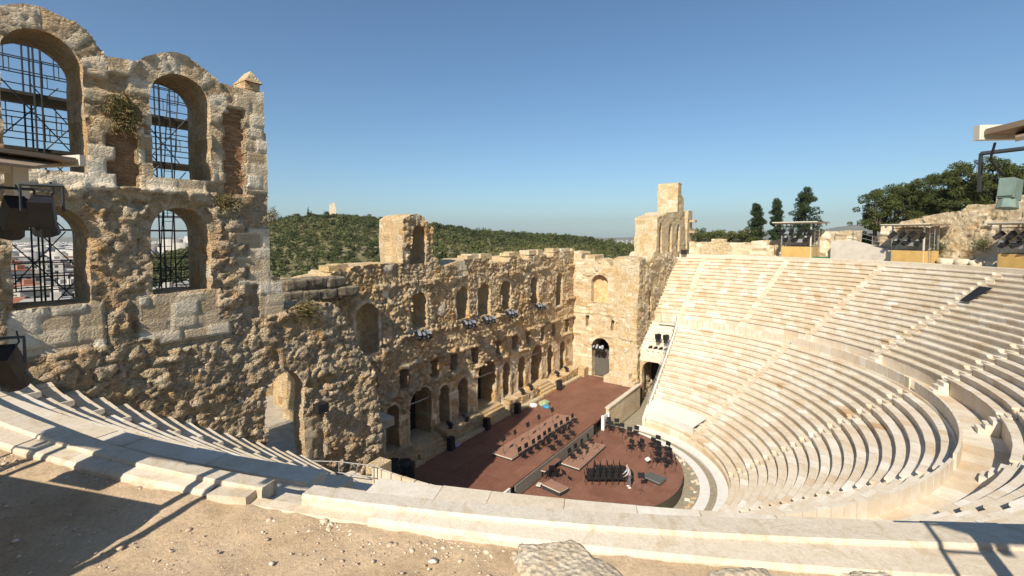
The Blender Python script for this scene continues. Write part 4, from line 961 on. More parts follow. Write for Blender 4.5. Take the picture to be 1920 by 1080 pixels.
# person
def skinned(name, joints, edges, radii, mat, parent, sub=2, root=0):
    me = bpy.data.meshes.new(name); me.from_pydata([tuple(j) for j in joints], edges, []); o = bpy.data.objects.new(name, me); COL.objects.link(o)
    sk = o.modifiers.new('skin', 'SKIN'); sb = o.modifiers.new('sub', 'SUBSURF'); sb.levels = sub; sb.render_levels = sub; sk.use_smooth_shade = True
    for i, r in enumerate(radii):
        v = me.skin_vertices[0].data[i]; v.radius = (r, r) if not isinstance(r, tuple) else r
        v.use_root = (i == root)
    dg = bpy.context.evaluated_depsgraph_get(); m2 = bpy.data.meshes.new_from_object(o.evaluated_get(dg)); o.modifiers.clear(); o.data = m2; m2.materials.clear(); m2.materials.append(mat)
    if parent: o.parent = parent
    return o
per = thing('person', (-2.57, -4.54, -1.0), 'person in grey sweatshirt, dark grey trousers and white shoes bent towards the chair cluster', 'person', None, 0.55)
# local +y faces the chairs; slightly stooped, arms reaching forward
J = [(0, 0, 0.92), (0, 0.03, 1.10), (0, 0.09, 1.32), (0, 0.13, 1.44), (0, 0.18, 1.54), (0, 0.21, 1.64),
     (0.18, 0.10, 1.39), (0.23, 0.16, 1.13), (0.21, 0.33, 0.95), (0.20, 0.40, 0.90), (-0.18, 0.10, 1.39), (-0.23, 0.15, 1.13), (-0.21, 0.32, 0.95), (-0.20, 0.39, 0.90),
     (0.10, 0.0, 0.86), (0.11, 0.03, 0.48), (0.12, -0.03, 0.09), (0.13, 0.11, 0.04), (-0.10, 0.0, 0.86), (-0.12, 0.0, 0.48), (-0.13, -0.08, 0.09), (-0.14, 0.06, 0.04)]
Ed = [(0, 1), (1, 2), (2, 3), (3, 4), (4, 5), (2, 6), (6, 7), (7, 8), (8, 9), (2, 10), (10, 11), (11, 12), (12, 13), (0, 14), (14, 15), (15, 16), (16, 17), (0, 18), (18, 19), (19, 20), (20, 21)]
Rd = [(.15, .11), (.14, .10), (.17, .11), .055, .085, .075, .06, .045, .033, .03, .06, .045, .033, .03, .085, .06, .042, .035, .085, .06, .042, .035]
skinned('body', J, Ed, Rd, SKIN, per)
tor = [0, 1, 2, 6, 7, 8, 10, 11, 12]; mp = {a: i for i, a in enumerate(tor)}
skinned('sweatshirt', [J[i] for i in tor], [(mp[a], mp[b]) for a, b in Ed if a in mp and b in mp], [(.175, .135), (.165, .13), (.195, .135), .08, .062, .048, .08, .062, .048], HOOD, per)
lg = [0, 14, 15, 16, 18, 19, 20]; mp = {a: i for i, a in enumerate(lg)}
skinned('trousers', [J[i] for i in lg], [(mp[a], mp[b]) for a, b in Ed if a in mp and b in mp], [(.165, .125), .10, .078, .062, .10, .078, .062], TROU, per)
for a, b in ((16, 17), (20, 21)):
    skinned('shoe', [(J[a][0], J[a][1]-0.04, 0.045), (J[b][0], J[b][1]+0.07, 0.04)], [(0, 1)], [.055, .045], SHOE, per)
skinned('hair', [(0, 0.16, 1.62), (0, 0.20, 1.70)], [(0, 1)], [.085, .075], HAIR, per)
for sx in (1, -1):
    for k in range(5):
        b0 = Vector((sx*(0.20+0.018*(k-2)), 0.40, 0.90-(0.0 if k else 0.01)))
        if k == 0: b0 = Vector((sx*0.165, 0.385, 0.90))
        e1 = b0+Vector((0, 0.04, -0.02)); e2 = e1+Vector((0, 0.02+0.004*(k % 3), -0.03))
        skinned('finger', [b0, e1, e2], [(0, 1), (1, 2)], [.010, .009, .007], SKIN, per, 1)
mb = MB(); mb.box((0, 0.295, 1.62), (0.022, 0.03, 0.04), tilt=0.2); mb.build('nose', SKIN, per)

# ------------------------------------------------------------------ stage lights
def spot_mesh():
    mb = MB(); mb.box((0, 0, 0), (0.28, 0.42, 0.28), taper=0.9); mb.tube((0, 0.2, 0), (0, 0.38, 0), 0.14, 10, 0.17); mb.box((0, -0.02, 0.155), (0.22, 0.36, 0.03)); return mb
def make_cluster():
    t = thing('lamp_cluster', (0, 0, 0), 'cluster', 'stage lights', 'lamp clusters under the arched windows')
    mb = MB(); mb.box((0, -0.35, -0.1), (1.5, 0.05, 0.05)); mb.box((0, -0.75, -0.1), (1.5, 0.05, 0.05))
    for x in (-0.7, 0, 0.7): mb.box((x, -0.3, -0.1), (0.05, 1.0, 0.05)); mb.tube((x, 0.1, -0.6), (x, -0.7, -0.12), 0.02, 5)
    mb.build('bracket', DSTEEL, t)
    for i, (x, y, z, rx) in enumerate([(-0.55, -0.65, 0.05, 2.6), (-0.18, -0.7, 0.0, 2.5), (0.2, -0.65, 0.05, 2.6), (0.56, -0.62, -0.02, 2.5), (-0.3, -0.25, 0.1, 2.4), (0.35, -0.28, 0.08, 2.7)]):
        o = spot_mesh().build('spotlight', BLACK, t); o.location = (x, y, z); o.rotation_euler = (rad(-50), 0, math.pi+0.3*(i % 3-1))
        m2 = MB(); m2.box((0, -0.02, 0.185), (0.24, 0.30, 0.02)); m2.build('top_plate', LAMPW, o)
    return t
cl0 = make_cluster()
nm = ['second', 'third', 'fourth', 'fifth', 'sixth']
for i, (x, z) in enumerate([(-8.9, 9.45), (-3.5, 9.45), (-0.7, 9.4), (2.9, 9.45), (8.2, 9.5)]):
    o = cl0 if i == 0 else copy_tree(cl0); o.location = (x, 10.1, z); o['label'] = 'black spotlight cluster below the %s upper window of the stage wall, counted from the viewer' % nm[i]
    o.rotation_euler = (0, 0, 0.0)
o = copy_tree(cl0); o.location = (19.6, 6.9, 3.9); o.rotation_euler = (0, 0, -math.pi/2); o['label'] = 'spotlights hung under the arch of the doorway in the far return wall'
o.location = (17.95, 6.9, 3.55)
tr = thing('truss_lights', (18.9, 0.6, 4.2), 'pipe rack with black spotlights above the far side-passage arch', 'stage lights')
mb = MB()
for dz in (0.0, 0.9): mb.tube((0, -1.6, dz), (0, 2.0, dz), 0.04, 6)
for y in (-1.4, 1.8): mb.tube((0, y, -0.8), (0, y, 1.0), 0.04, 6)
mb.build('frame', STEEL, tr)
for k in range(4):
    o = spot_mesh().build('spotlight', BLACK, tr); o.location = (-0.1, -1.3+0.6*k, -0.2); o.rotation_euler = (rad(-40), 0, rad(60)); o.scale = (1.4, 1.4, 1.6)
for k in range(2):
    o = spot_mesh().build('spotlight', BLACK, tr); o.location = (0, -1.2+0.9*k, 1.3); o.rotation_euler = (rad(-90), 0, rad(60)); o.scale = (1.5, 1.5, 1.9)
# speakers, bins and bundles on the stage
for i, (x, y, z, lab) in enumerate([(-7.0, 8.55, 0, 'black loudspeaker by the steps of the near stage doorway'), (-2.3, 8.6, 0, 'black loudspeaker left of the central doorway steps'), (2.4, 8.5, 0, 'black loudspeaker just past the central doorway steps'), (10.6, 8.5, 0.1, 'black loudspeaker on the kerb near the far doorway')]):
    t = thing('loudspeaker', (x, y, z), lab, 'loudspeaker', 'loudspeakers along the stage wall')
    mb = MB(); mb.box((0, 0, 0.5), (0.5, 0.5, 1.0), taper=0.94); mb.build('cabinet', BLACK, t)
    mb = MB(); mb.tube((0, -0.25, 0.65), (0, -0.275, 0.65), 0.19, 14); mb.tube((0, -0.25, 0.25), (0, -0.275, 0.25), 0.17, 14); mb.build('cone', DSTEEL, t)
for i, (x, y, z) in enumerate([(-5.9, 9.6, 1.1), (-4.0, 9.5, 1.1), (4.6, 9.4, 1.1), (6.2, 9.4, 1.1), (12.0, 9.5, 1.05), (14.2, 9.5, 1.05)]):
    t = thing('floor_lamp', (x, y, z), ['short black lamp on the podium just past the near doorway', 'short black lamp on the podium left of the central doorway', 'short black lamp on the podium past the central doorway', 'short black lamp on the podium before the far doorway', 'short black lamp on the podium just past the far doorway', 'short black lamp on the podium nearest the far corner'][i], 'lamp', 'lamps on the podiums')
    mb = MB(); mb.box((0, 0, 0.02), (0.3, 0.3, 0.04)); mb.box((0.17, 0, 0.2), (0.02, 0.04, 0.4)); mb.box((-0.17, 0, 0.2), (0.02, 0.04, 0.4)); mb.build('bracket', DSTEEL, t)
    o = spot_mesh().build('lamp_head', BLACK, t); o.location = (0, 0, 0.3); o.rotation_euler = (rad(35), 0, 0)
mb = MB(); mb.box((-6.3, 8.5, 0.14), (0.75, 0.4, 0.03), 0.2); mb.box((-6.3, 8.5, 0.08), (0.6, 0.3, 0.09), 0.2)
tag(mb.build('plastic_crate', simple('pale_plastic', (0.42, 0.42, 0.55), 0.4)), 'pale lilac plastic box lying in shadow by the loudspeaker', 'box')
for i, (x, y, sc, lab) in enumerate([(-13.1, 8.3, (0.55, 0.6, 0.75), 'wrinkled black plastic bag nearest the side wall'), (-12.2, 8.0, (0.5, 0.55, 0.85), 'wrinkled black plastic bag nearer the stage edge'), (-12.6, 9.1, (0.6, 0.5, 0.7), 'wrinkled black plastic bag behind the other two')]):
    blob_rock((x, y, 0.55), sc, i+31, BAG, 'rubbish_bag', lab, 'bag', sub=4, amp=0.35, group='black bags at the near end of the stage')
blob_rock((5.7, 7.5, 0.2), (0.5, 0.42, 0.25), 41, CLOTHW, 'wrapped_bundle', 'pale green plastic bundle lying on the stage in front of the far doorway', 'bundle', sub=4, amp=0.3)
blob_rock((5.2, 7.0, 0.1), (0.45, 0.25, 0.14), 42, BLUEW, 'blue_cover', 'small bright blue cover beside the green bundle', 'cover', sub=3, amp=0.2)
blob_rock((4.7, 8.2, 0.15), (0.35, 0.3, 0.2), 43, WHITE, 'white_bundle', 'white wrapped bundle beside the green one', 'bundle', sub=3, amp=0.3)
# railing at the side-stair landing (near), and far one
def railing(name, pts, lab, h_=0.95):
    t = thing(name, (0, 0, 0), lab, 'railing', 'metal railings')
    for p in pts: mb = MB(); mb.tube(p, (p[0], p[1], p[2]+h_), 0.03, 6); mb.build('post', STEEL, t)
    for q in (h_, h_*0.5):
        mb = MB()
        for a, b in zip(pts[:-1], pts[1:]): mb.tube((a[0], a[1], a[2]+q), (b[0], b[1], b[2]+q), 0.022, 6)
        mb.build('rail', STEEL, t)
railing('railing', [(-23.4, 1.9, 6.6), (-22.6, 0.6, 6.6), (-22.0, -0.9, 6.6)], 'grey metal railing at the top of the near side stairs')
railing('railing', [(22.0, 0.9, 6.6), (22.0, -0.9, 6.6), (19.8, -1.1, 5.5), (17.0, -1.1, 3.6), (14.0, -1.1, 1.5), (11.5, -1.1, -0.2)], 'thin metal handrail down the far edge of the lower seats')
railing('railing', [(-17.5, 1.5, -0.05), (-15.8, 1.35, -0.05), (-14.2, 1.35, -0.05)], 'low metal railing at the near end of the stage', 0.9)
t = thing('wall_speaker', (-22.6, 2.0, 9.6), 'small black box loudspeaker fixed on the side wall beside the doorway', 'loudspeaker')
mb = MB(); mb.box((0, -0.2, 0), (0.5, 0.4, 0.38)); mb.build('cabinet', BLACK, t)
mb = MB(); mb.tube((0, -0.1, -0.1), (0, 0.35, -0.2), 0.03); mb.build('bracket', STEEL, t)
mb = MB(); mb.box((-20.3, 0.9, 5.9), (0.9, 0.7, 1.2), 0.1, 0.3)
tag(mb.build('stone_block', ROCK2), 'squared stone block standing beside the near side stairs', 'block')

# ------------------------------------------------------------------ light towers round the rim
def make_tower(W=1.3, D_=0.8, H=3.17, ls=0.62):
    t = thing('light_tower', (0, 0, 0), 'tower', 'light tower', 'lighting towers round the rim')
    # local x tangential, y outward, z up
    for sx in (-1, 1):
        for sy in (-1, 1):
            mb = MB(); mb.box((sx*W, sy*D_, H/2), (0.09, 0.09, H)); mb.build('post', STEEL if sx*sy > 0 else CREAMP, t)
    mb = MB()
    for (c_, d) in (((0, -D_-0.04, 0.5), (2*W, 0.03, 1.0)), ((0, D_+0.06, 0.5), (2*W, 0.03, 1.0)), ((-W-0.06, 0, 0.5), (0.03, 2*D_, 1.0)), ((W+0.06, 0, 0.5), (0.03, 2*D_, 1.0))): mb.box(c_, d)
    mb.build('base_boards', BOARD_T, t)
    mb = MB(); mb.box((0, 0, 1.02), (2*W+0.1, 2*D_+0.1, 0.03)); mb.build('floor', DSTEEL, t)
    mb = MB(); mb.box((0, 0, H+0.10), (2*W+1.3, 2*D_+0.9, 0.03)); mb.build('roof', AWN, t)
    mb = MB()
    for sy in (-1, 1): mb.box((0, sy*(D_+0.2), H+0.03), (2*W+0.9, 0.06, 0.10))
    for sx in (-1, 1): mb.box((sx*(W+0.45), 0, H+0.03), (0.08, 2*D_+0.46, 0.12)); mb.box((sx*(W+0.45), -D_-0.2, H-0.06), (0.09, 0.09, 0.28)); mb.box((sx*(W+0.45), D_+0.2, H-0.06), (0.09, 0.09, 0.28))
    mb.box((0, -(D_+0.48), H+0.10), (2*W+1.34, 0.04, 0.08)); mb.build('roof_frame', CREAMP, t)
    for sx in (-1, 1):
        mb = MB(); a = W+0.5; P = [(sx*a, -D_-0.45, H+0.085), (sx*a, D_+0.45, H+0.085), (sx*(a+0.30), D_+0.1, H+0.0), (sx*(a+0.30), -D_-0.1, H+0.0)]
        P2 = [(x, y, z-0.02) for x, y, z in P]; mb.add(P+P2, [(0, 1, 2, 3), (7, 6, 5, 4), (0, 3, 7, 4), (3, 2, 6, 7), (2, 1, 5, 6), (1, 0, 4, 5)])
        mb.build('side_flap', AWN, t)
    for q in (H-0.25, 1.75): mb = MB(); mb.tube((-W, -D_, q), (W, -D_, q), 0.03, 8); mb.build('lamp_bar', DSTEEL, t)
    for i in range(4):
        x = -W*0.95+i*W*0.63; o = spot_mesh().build('spotlight', BLACK, t); o.location = (x, -D_-0.02, H-0.3-0.42*ls); o.rotation_euler = (rad(-38), 0, math.pi+rad([-25, 10, -8, 20][i])); o.scale = (ls, ls*1.1, ls)
        m2 = MB(); m2.tube((-0.17, 0, 0), (-0.17, 0, 0.3), 0.015, 5); m2.tube((0.17, 0, 0), (0.17, 0, 0.3), 0.015, 5); m2.tube((-0.17, 0, 0.3), (0.17, 0, 0.3), 0.015, 5); m2.build('yoke', DSTEEL, o)
    for i in range(3):
        x = -W*0.7+i*W*0.7; o = spot_mesh().build('spotlight', BLACK, t); o.location = (x, -D_-0.05, 1.72); o.rotation_euler = (rad(-30), 0, math.pi+rad([15, -12, 8][i])); o.scale = (ls*1.1, ls*1.1, ls)
        m2 = MB(); m2.box((0, 0, 0.17), (0.2, 0.3, 0.02)); m2.build('top_plate', LAMPW, o)
    mb = MB(); mb.box((0.1, -D_+0.2, 1.55), (0.75, 0.3, 0.35)); mb.build('control_box', LAMPW, t)
    mb = MB()
    for x in (W+0.14, W+0.48): mb.tube((x, -D_*0.5, 0.0), (x, -D_*0.5, H-0.1), 0.02, 6)
    for k in range(9): mb.tube((W+0.14, -D_*0.5, 0.3+k*0.3), (W+0.48, -D_*0.5, 0.3+k*0.3), 0.014, 5)
    mb.build('ladder', STEEL, t)
    return t
tw0 = make_tower(); tw1 = make_tower(1.2, 0.8, 3.05, 1.0)
def place_tower(az, r, lab, i, sc=1.0, z=14.3):
    o = {0: tw0, 2: tw1}[i] if i in (0, 2) else copy_tree(tw0 if i < 2 else tw1); a = rad(az); o.location = (r*math.cos(a), r*math.sin(a), z); o.rotation_euler = (0, 0, a-math.pi/2); o.scale = (sc, sc, sc); o['label'] = lab; return o
def corner_tower(cx_, cy_, face, sx, lab, i):
    # place a tower by its inner roof corner nearest the gap between the two near towers
    o = place_tower(face, 1, lab, i); a = rad(face)-math.pi/2; lx, ly = sx*2.1, -0.9
    o.location = (cx_-(lx*math.cos(a)-ly*math.sin(a)), cy_-(lx*math.sin(a)+ly*math.cos(a)), 14.3)
corner_tower(-33.42, -11.83, -160.0, -1, 'roofed light tower at the left edge of the view, close to the viewer', 0)
corner_tower(-30.95, -16.98, -151.0, 1, 'roofed light tower at the right edge of the view, close to the viewer', 1)
place_tower(-20.2, 35.9, 'small roofed light tower with ochre base in front of the pine trees', 2, 1.38)
place_tower(-39.0, 35.9, 'small roofed light tower with ochre base beside the concrete ramp', 3, 1.22)
place_tower(-54.0, 35.9, 'roofed light tower with ochre base before the high stone wall at far right', 4, 1.2)
# single lamps near the viewer
for (x, y, z, rx, rz, sc_, m_, lab) in ((-33.42, -12.02, 17.16, -62, -20, 0.42, BLACK, 'black spotlight hanging at the corner under the left light tower roof'),
    (-33.50, -11.72, 17.15, -50, 10, 0.46, BLACK, 'black spotlight hanging second from the corner of the left tower roof'),
    (-33.62, -11.95, 16.18, -55, -35, 0.48, BLACK, 'black lamp fixed low beside the post of the left light tower'),
    (-31.29, -16.90, 17.20, -80, 60, 0.22, TEAL, 'grey-green lamp housing hanging under the right light tower')):
    t = thing('spotlight', (x, y, z), lab, 'stage light'); t.rotation_euler = (0, 0, rad(rz))
    o = spot_mesh().build('housing', m_, t); o.rotation_euler = (rad(rx), 0, 0); o.scale = (sc_,)*3
    m2 = MB(); m2.tube((-0.10, 0, 0), (-0.10, 0, 0.17), 0.008, 5); m2.tube((0.10, 0, 0), (0.10, 0, 0.17), 0.008, 5); m2.tube((-0.10, 0, 0.17), (0.10, 0, 0.17), 0.01, 5); m2.build('yoke', DSTEEL, t)
    m2 = MB(); m2.tube((0.02, 0.0, 0.06), (0.05, 0.05, 0.13), 0.005, 5); m2.tube((0.05, 0.05, 0.13), (0.03, 0.07, 0.2), 0.005, 5); m2.build('cable', BLACK, t)

# ------------------------------------------------------------------ walls behind the far rim
def curved_wall(name, lab, R, a0, a1, z0, top, seed, mat, thick=1.2, cell=0.17, amp=1.0, bw=0.95, bh=0.45, rub=0.5):
    t = thing(name, (0, 0, 0), lab, 'stone wall', 'stone walls behind the seating rim')
    L = math.radians(a0-a1)*R
    def sty(S, Z):
        a = ashlar(S+(fbm(S*.7, Z*.7, seed, 3)-.5)*0.5, Z+(fbm(S*.8, Z*.8, seed+1, 3)-.5)*0.35, seed, bw, bh)
        r = rubble(S, Z, seed+2, 0.45, 0.3, 0.7); q = fbm(S*0.4, Z*0.4, seed+5, 4)
        A_ = (a[0]*2.6, a[1], a[2], -np.ones(S.shape)); R_ = (r[0], r[1], r[2], np.zeros(S.shape))
        return pick(q > rub, R_, A_)
    o = wall('masonry', (0, 0, 0), (1, 0, 0), (0, -1, 0), 0, L, z0, max(top(np.linspace(0, L, 50)))+0.4, cell, top, [], thick, sty, mat, t, 0, seed)
    me = o.data; n = len(me.vertices); co = np.empty(n*3, np.float32); me.vertices.foreach_get('co', co); co = co.reshape(-1, 3)
    an = math.radians(a0)-co[:, 0]/R; r = R+co[:, 1]
    me.vertices.foreach_set('co', np.stack([r*np.cos(an), r*np.sin(an), co[:, 2]], 1).astype(np.float32).ravel()); me.flip_normals(); me.update()
    return t
Rw = 37.4
def tp(pts, R=Rw, a0=0): # list of (azimuth, z)
    xs = [math.radians(a0-p[0])*R for p in pts]; return prof(list(zip(xs, [p[1] for p in pts])))
curved_wall('rim_wall', 'low pale stone wall behind the far end of the seating rim', Rw, 2.6, -14.5, 14.0, tp([(2.6, 16.0), (-2, 16.1), (-2.1, 16.5), (-4.8, 16.5), (-5, 16.0), (-10, 16.1), (-10.2, 16.35), (-14.5, 16.3)], Rw, 2.6), 201, ROCK2, 1.0, 0.13, rub=0.55)
curved_wall('rim_wall', 'pale block wall between the first small light tower and the concrete ramp', Rw, -14.6, -28.8, 14.0, tp([(-14.6, 16.5), (-21, 16.5), (-21.1, 17.5), (-28.8, 17.6)], Rw, -14.6), 202, ROCK2, 1.0, 0.13, rub=0.6)
curved_wall('rim_wall', 'high rough honey-coloured wall of large blocks stepping up at the far right', Rw+0.4, -32.0, -66, 14.0, tp([(-32.0, 15.8), (-32.2, 18.0), (-34.8, 18.0), (-35, 18.5), (-38, 18.8), (-38.1, 19.0), (-43.5, 19.4), (-44, 19.9), (-47.4, 19.8), (-47.5, 20.6), (-52, 20.4), (-58, 20.9), (-66, 21.2)], Rw+0.4, -32.0), 203, ROCK2, 1.6, 0.13, bw=1.15, bh=0.5, rub=0.56)
# concrete ramp
V = []
ra = [math.radians(-25.6-(41.5-25.6)*k/16) for k in range(17)]
for k, a in enumerate(ra):
    z = 14.3+2.15*(1-max(0, (k-3)/13)) if k > 3 else 16.45
    for r, zz in ((36.0, 14.2), (36.0, z), (37.2, z), (37.2, 14.2)): V.append((r*math.cos(a), r*math.sin(a), zz))
Fs = [(k*4+i, k*4+i+1, k*4+i+5, k*4+i+4) for k in range(16) for i in range(3)]+[(0, 3, 2, 1), (64, 65, 66, 67)]
tag(mesh_obj('access_ramp', V, Fs, CONC), 'smooth pale concrete ramp wall rising to the left behind the far rim', 'ramp')
railing('railing', [(37.0*math.cos(a), 37.0*math.sin(a), 14.3+2.15*(1-max(0, (k-3)/13))) for k, a in enumerate(ra) if k % 3 == 0][:5], 'white pipe railing running up the concrete ramp', 1.0)
mb = MB(); mb.box((35.4*math.cos(rad(-24.3)), 35.4*math.sin(rad(-24.3)), 14.42), (0.5, 1.9, 0.16), rad(-24.3))
tag(mb.build('green_plinth', GREENM), 'low dark green board lying on the far rim beside the ramp', 'board')
for i in range(6):
    a = rad(-43.0-i*2.1); blob_rock((36.6*math.cos(a), 36.6*math.sin(a), 14.45), (0.7, 0.75, 0.38), i+51, BED, 'foundation_block', 'weathered long stone at the foot of the high wall at the far right', 'rock', sub=3, amp=0.16, group='foundation stones of the high wall')
t = thing('signal_sign', (40.5*math.cos(rad(-46.2)), 40.5*math.sin(rad(-46.2)), 18.5), 'small dark green post above the high wall in front of the olive trees', 'post')
mb = MB(); mb.tube((0, 0, 0), (0, 0, 3.0), 0.07); mb.build('post', GREENM, t); mb = MB(); mb.box((0.2, -0.4, 1.7), (0.1, 0.7, 0.7)); mb.build('box', GREENM, t)
mb = MB(); mb.box((33.0, 1.3, 14.75), (0.7, 0.7, 0.6)); tag(mb.build('black_case', BLACK), 'small dark equipment case at the far end of the top row', 'case')
# dark sheet at the right end of the far top rows
a0 = rad(-55.2); P = []
for (az, i_) in ((-55.6, 13.1), (-57.6, 13.1), (-57.3, 10.3), (-55.9, 10.3)):
    r = UP_R0+i_*UP_DR; P.append((r*math.cos(rad(az)), r*math.sin(rad(az)), UP_Z0+(i_)*UP_DZ+0.12))
tag(mesh_obj('dark_sheet', P+[(x, y, z-0.04) for x, y, z in P], [(0, 1, 2, 3), (7, 6, 5, 4), (0, 4, 5, 1), (1, 5, 6, 2), (2, 6, 7, 3), (3, 7, 4, 0)], BLACK), 'dark sheet lying over the far top rows at the right edge', 'sheet')

# ------------------------------------------------------------------ scaffold behind the windows of the near side wall
sc = thing('scaffold', (0, 0, 0), 'steel pipe scaffold seen through the arched windows of the near side wall', 'scaffold')
for x in (-33.4, -31.35, -30.35, -30.18, -28.9, -27.45, -26.95, -26.6, -25.4):
    for y in (5.2, 6.7):
        mb = MB(); mb.tube((x, y, -2), (x+0.02, y, 23.5), 0.027, 6); mb.build('standard', DSTEEL, sc)
mb = MB()
for zb in (12.1, 14.65, 17.2, 19.75, 21.6):
    for y in (5.2, 6.7):
        for dz in (0.55, 1.0, 1.45): mb.tube((-36, y, zb+dz), (-25.2, y, zb+dz+0.01), 0.02, 5)
        for x in np.arange(-35.6, -25.4, 1.15): mb.tube((x, y, zb+0.55), (x, y, zb+1.45), 0.018, 5); mb.tube((x+0.12, y, zb+0.55), (x+0.12, y, zb+1.0), 0.014, 5)
mb.build('ledgers', DSTEEL, sc)
mb = MB()
for k, x in enumerate((-33.4, -31.35, -30.18, -28.9, -27.45)):
    for q, zb in enumerate((12.1, 14.65, 17.2, 19.75)):
        a_, b_ = (x, x+1.9) if (k+q) % 2 else (x+1.9, x)
        mb.tube((a_, 5.2, zb), (b_, 5.2, zb+2.5), 0.02, 5); mb.tube((b_, 6.7, zb), (a_, 6.7, zb+2.5), 0.02, 5)
for k in range(25): mb.tube((-27.0+k*0.02, 5.6, 14.6+k*0.33), (-26.66+k*0.02, 5.6, 14.6+k*0.33), 0.014, 4)
mb.tube((-27.05, 5.6, 14.5), (-26.5, 5.6, 22.6), 0.02, 5); mb.tube((-26.7, 5.6, 14.5), (-26.15, 5.6, 22.6), 0.02, 5)
mb.build('braces', DSTEEL, sc)
for z_ in (14.6, 17.2, 19.8, 21.55):
    mb = MB(); mb.box((-30.5, 5.95, z_), (10.6, 1.5, 0.10 if z_ > 19 else 0.05)); mb.build('plank_deck', simple('scaffold_plank', (0.10, 0.09, 0.08), 0.8) if z_ == 14.6 else MATS['scaffold_plank'], sc)

# ------------------------------------------------------------------ trees
def leaf_cloud(centers, radii, per, size, seed, squash=0.8, tint_shift=0.0):
    rng = np.random.RandomState(seed); V = []; T = []
    for c_, r in zip(centers, radii):
        n = int(per*r*r); d = rng.randn(n, 3); d /= np.linalg.norm(d, axis=1)[:, None]
        rad_ = r*(0.55+0.5*rng.rand(n, 1)); P = np.array(c_)+d*rad_*np.array([1, 1, squash])
        # every leaf clump a small bent quad
        u_ = rng.randn(n, 3); u_ /= np.linalg.norm(u_, axis=1)[:, None]; w_ = np.cross(u_, rng.randn(n, 3)); w_ /= np.linalg.norm(w_, axis=1)[:, None]
        s_ = size*(0.5+rng.rand(n, 1)); V.append(np.stack([P-u_*s_-w_*s_*.6, P+u_*s_-w_*s_*.5, P+u_*s_*.8+w_*s_*.6, P-u_*s_*.7+w_*s_*.55], 1).reshape(-1, 3))
        T.append(np.clip(0.5+rng.randn(n)*0.16+(rng.rand()-0.5)*0.35+tint_shift, 0, 1))
    V = np.concatenate(V); n = len(V)//4
    return V, np.arange(4*n).reshape(-1, 4), np.concatenate(T)
def make_tree(name, loc, H, R_, kind, seed, lab, grp, cat='tree', shift=0.0):
    t = thing(name, loc, lab, cat, grp); rnd = random.Random(seed); mb = MB()
    if kind == 'pine':
        mb.tube((0, 0, 0), (0.1, 0, H*0.5), 0.22, 8, 0.14); mb.tube((0.1, 0, H*0.5), (0, 0.1, H*0.97), 0.14, 8, 0.03)
        C_, Rr = [], []; n = 19
        for k in range(n):
            z = H*(0.10+0.88*k/(n-1)); w_ = R_*(1.0-0.80*k/(n-1))*rnd.uniform(0.55, 1.25)
            for q in range(4 if k < n-2 else 2):
                a = rnd.uniform(0, 6.28); l = w_*rnd.uniform(0.5, 1.0); e = (l*math.cos(a), l*math.sin(a), z+rnd.uniform(-.1, .5))
                mb.tube((0, 0, z-0.2), e, 0.045, 5, 0.015)
                C_.append(e); Rr.append(rnd.uniform(0.35, 0.8)); C_.append((e[0]*0.5, e[1]*0.5, e[2]-.1)); Rr.append(rnd.uniform(0.45, 0.8))
        V, Fq, T = leaf_cloud(C_, Rr, 330, 0.08, seed, 0.72); m_ = PINE
    else:
        mb.tube((0, 0, -0.5), (0.2, 0.1, H*0.35), 0.34, 8, 0.22)
        C_, Rr = [], []
        for k in range(52):
            a = rnd.uniform(0, 6.28); q = rnd.random()**0.6*R_; z = H*rnd.uniform(0.28, 0.93); q *= math.sqrt(max(0.05, 1-((z/H-0.5)/0.52)**2))
            e = (q*math.cos(a), q*math.sin(a), z); C_.append(e); Rr.append(rnd.uniform(0.35, 0.95)*R_/3.4)
            if k < 12: mb.tube((0.15, 0.05, H*0.3), e, 0.10, 5, 0.025)
        V, Fq, T = leaf_cloud(C_, Rr, 560, 0.07, seed, 0.8, shift); m_ = FOL
    mb.build('trunk', BARK, t)
    mesh_obj('crown', V, Fq, m_, t, False, fattrs={'tint': T}); return t
def polar(az, d): a = rad(az); return CX+d*math.cos(a), CY+d*math.sin(a)
def hgt(x, y): return float(height(np.array([x]), np.array([y]))[0])
for i, (az, d, top_el, w_, lab) in enumerate([(7.3, 98, 3.3, 3.0, 'leftmost and widest-based of the dark firs behind the far rim'), (5.5, 101, 3.65, 1.9, 'slender dark fir between its two taller neighbours'), (2.9, 96, 4.8, 4.2, 'tallest dark fir, standing behind the small light tower')]):
    x, y = polar(az, d); z0 = 14.0; make_tree('fir_tree', (x, y, z0), 17+d*math.tan(rad(top_el))-z0, w_, 'pine', 300+i, lab, 'dark firs behind the far rim')
for i, az in enumerate([14.6, 13.4, 12.3, 11.2, 10.2, 9.2, 8.3]):
    d = 92+3*(i % 2); x, y = polar(az, d); make_tree('bush', (x, y, 13.6), 17+d*math.tan(rad(0.78-0.2*(i % 3)+0.35*(i == 1)))-13.6, 2.1, 'round', 320+i, 'rounded dark green bush in the row left of the firs', 'bushes behind the far rim', 'bush')
OL = [(-2.9, 80, 4.3, 3.0), (-4.2, 84, 4.9, 3.2), (-5.6, 82, 5.3, 3.3), (-7.2, 86, 5.6, 3.4), (-8.4, 80, 6.0, 3.4), (-9.6, 78, 6.8, 3.4), (-10.9, 80, 6.3, 3.2), (-12.3, 78, 5.9, 3.4), (-14, 78, 6.2, 3.5), (-6.4, 90, 4.6, 3.0), (-16, 78, 6.2, 3.4), (-18, 80, 6.5, 3.4)]
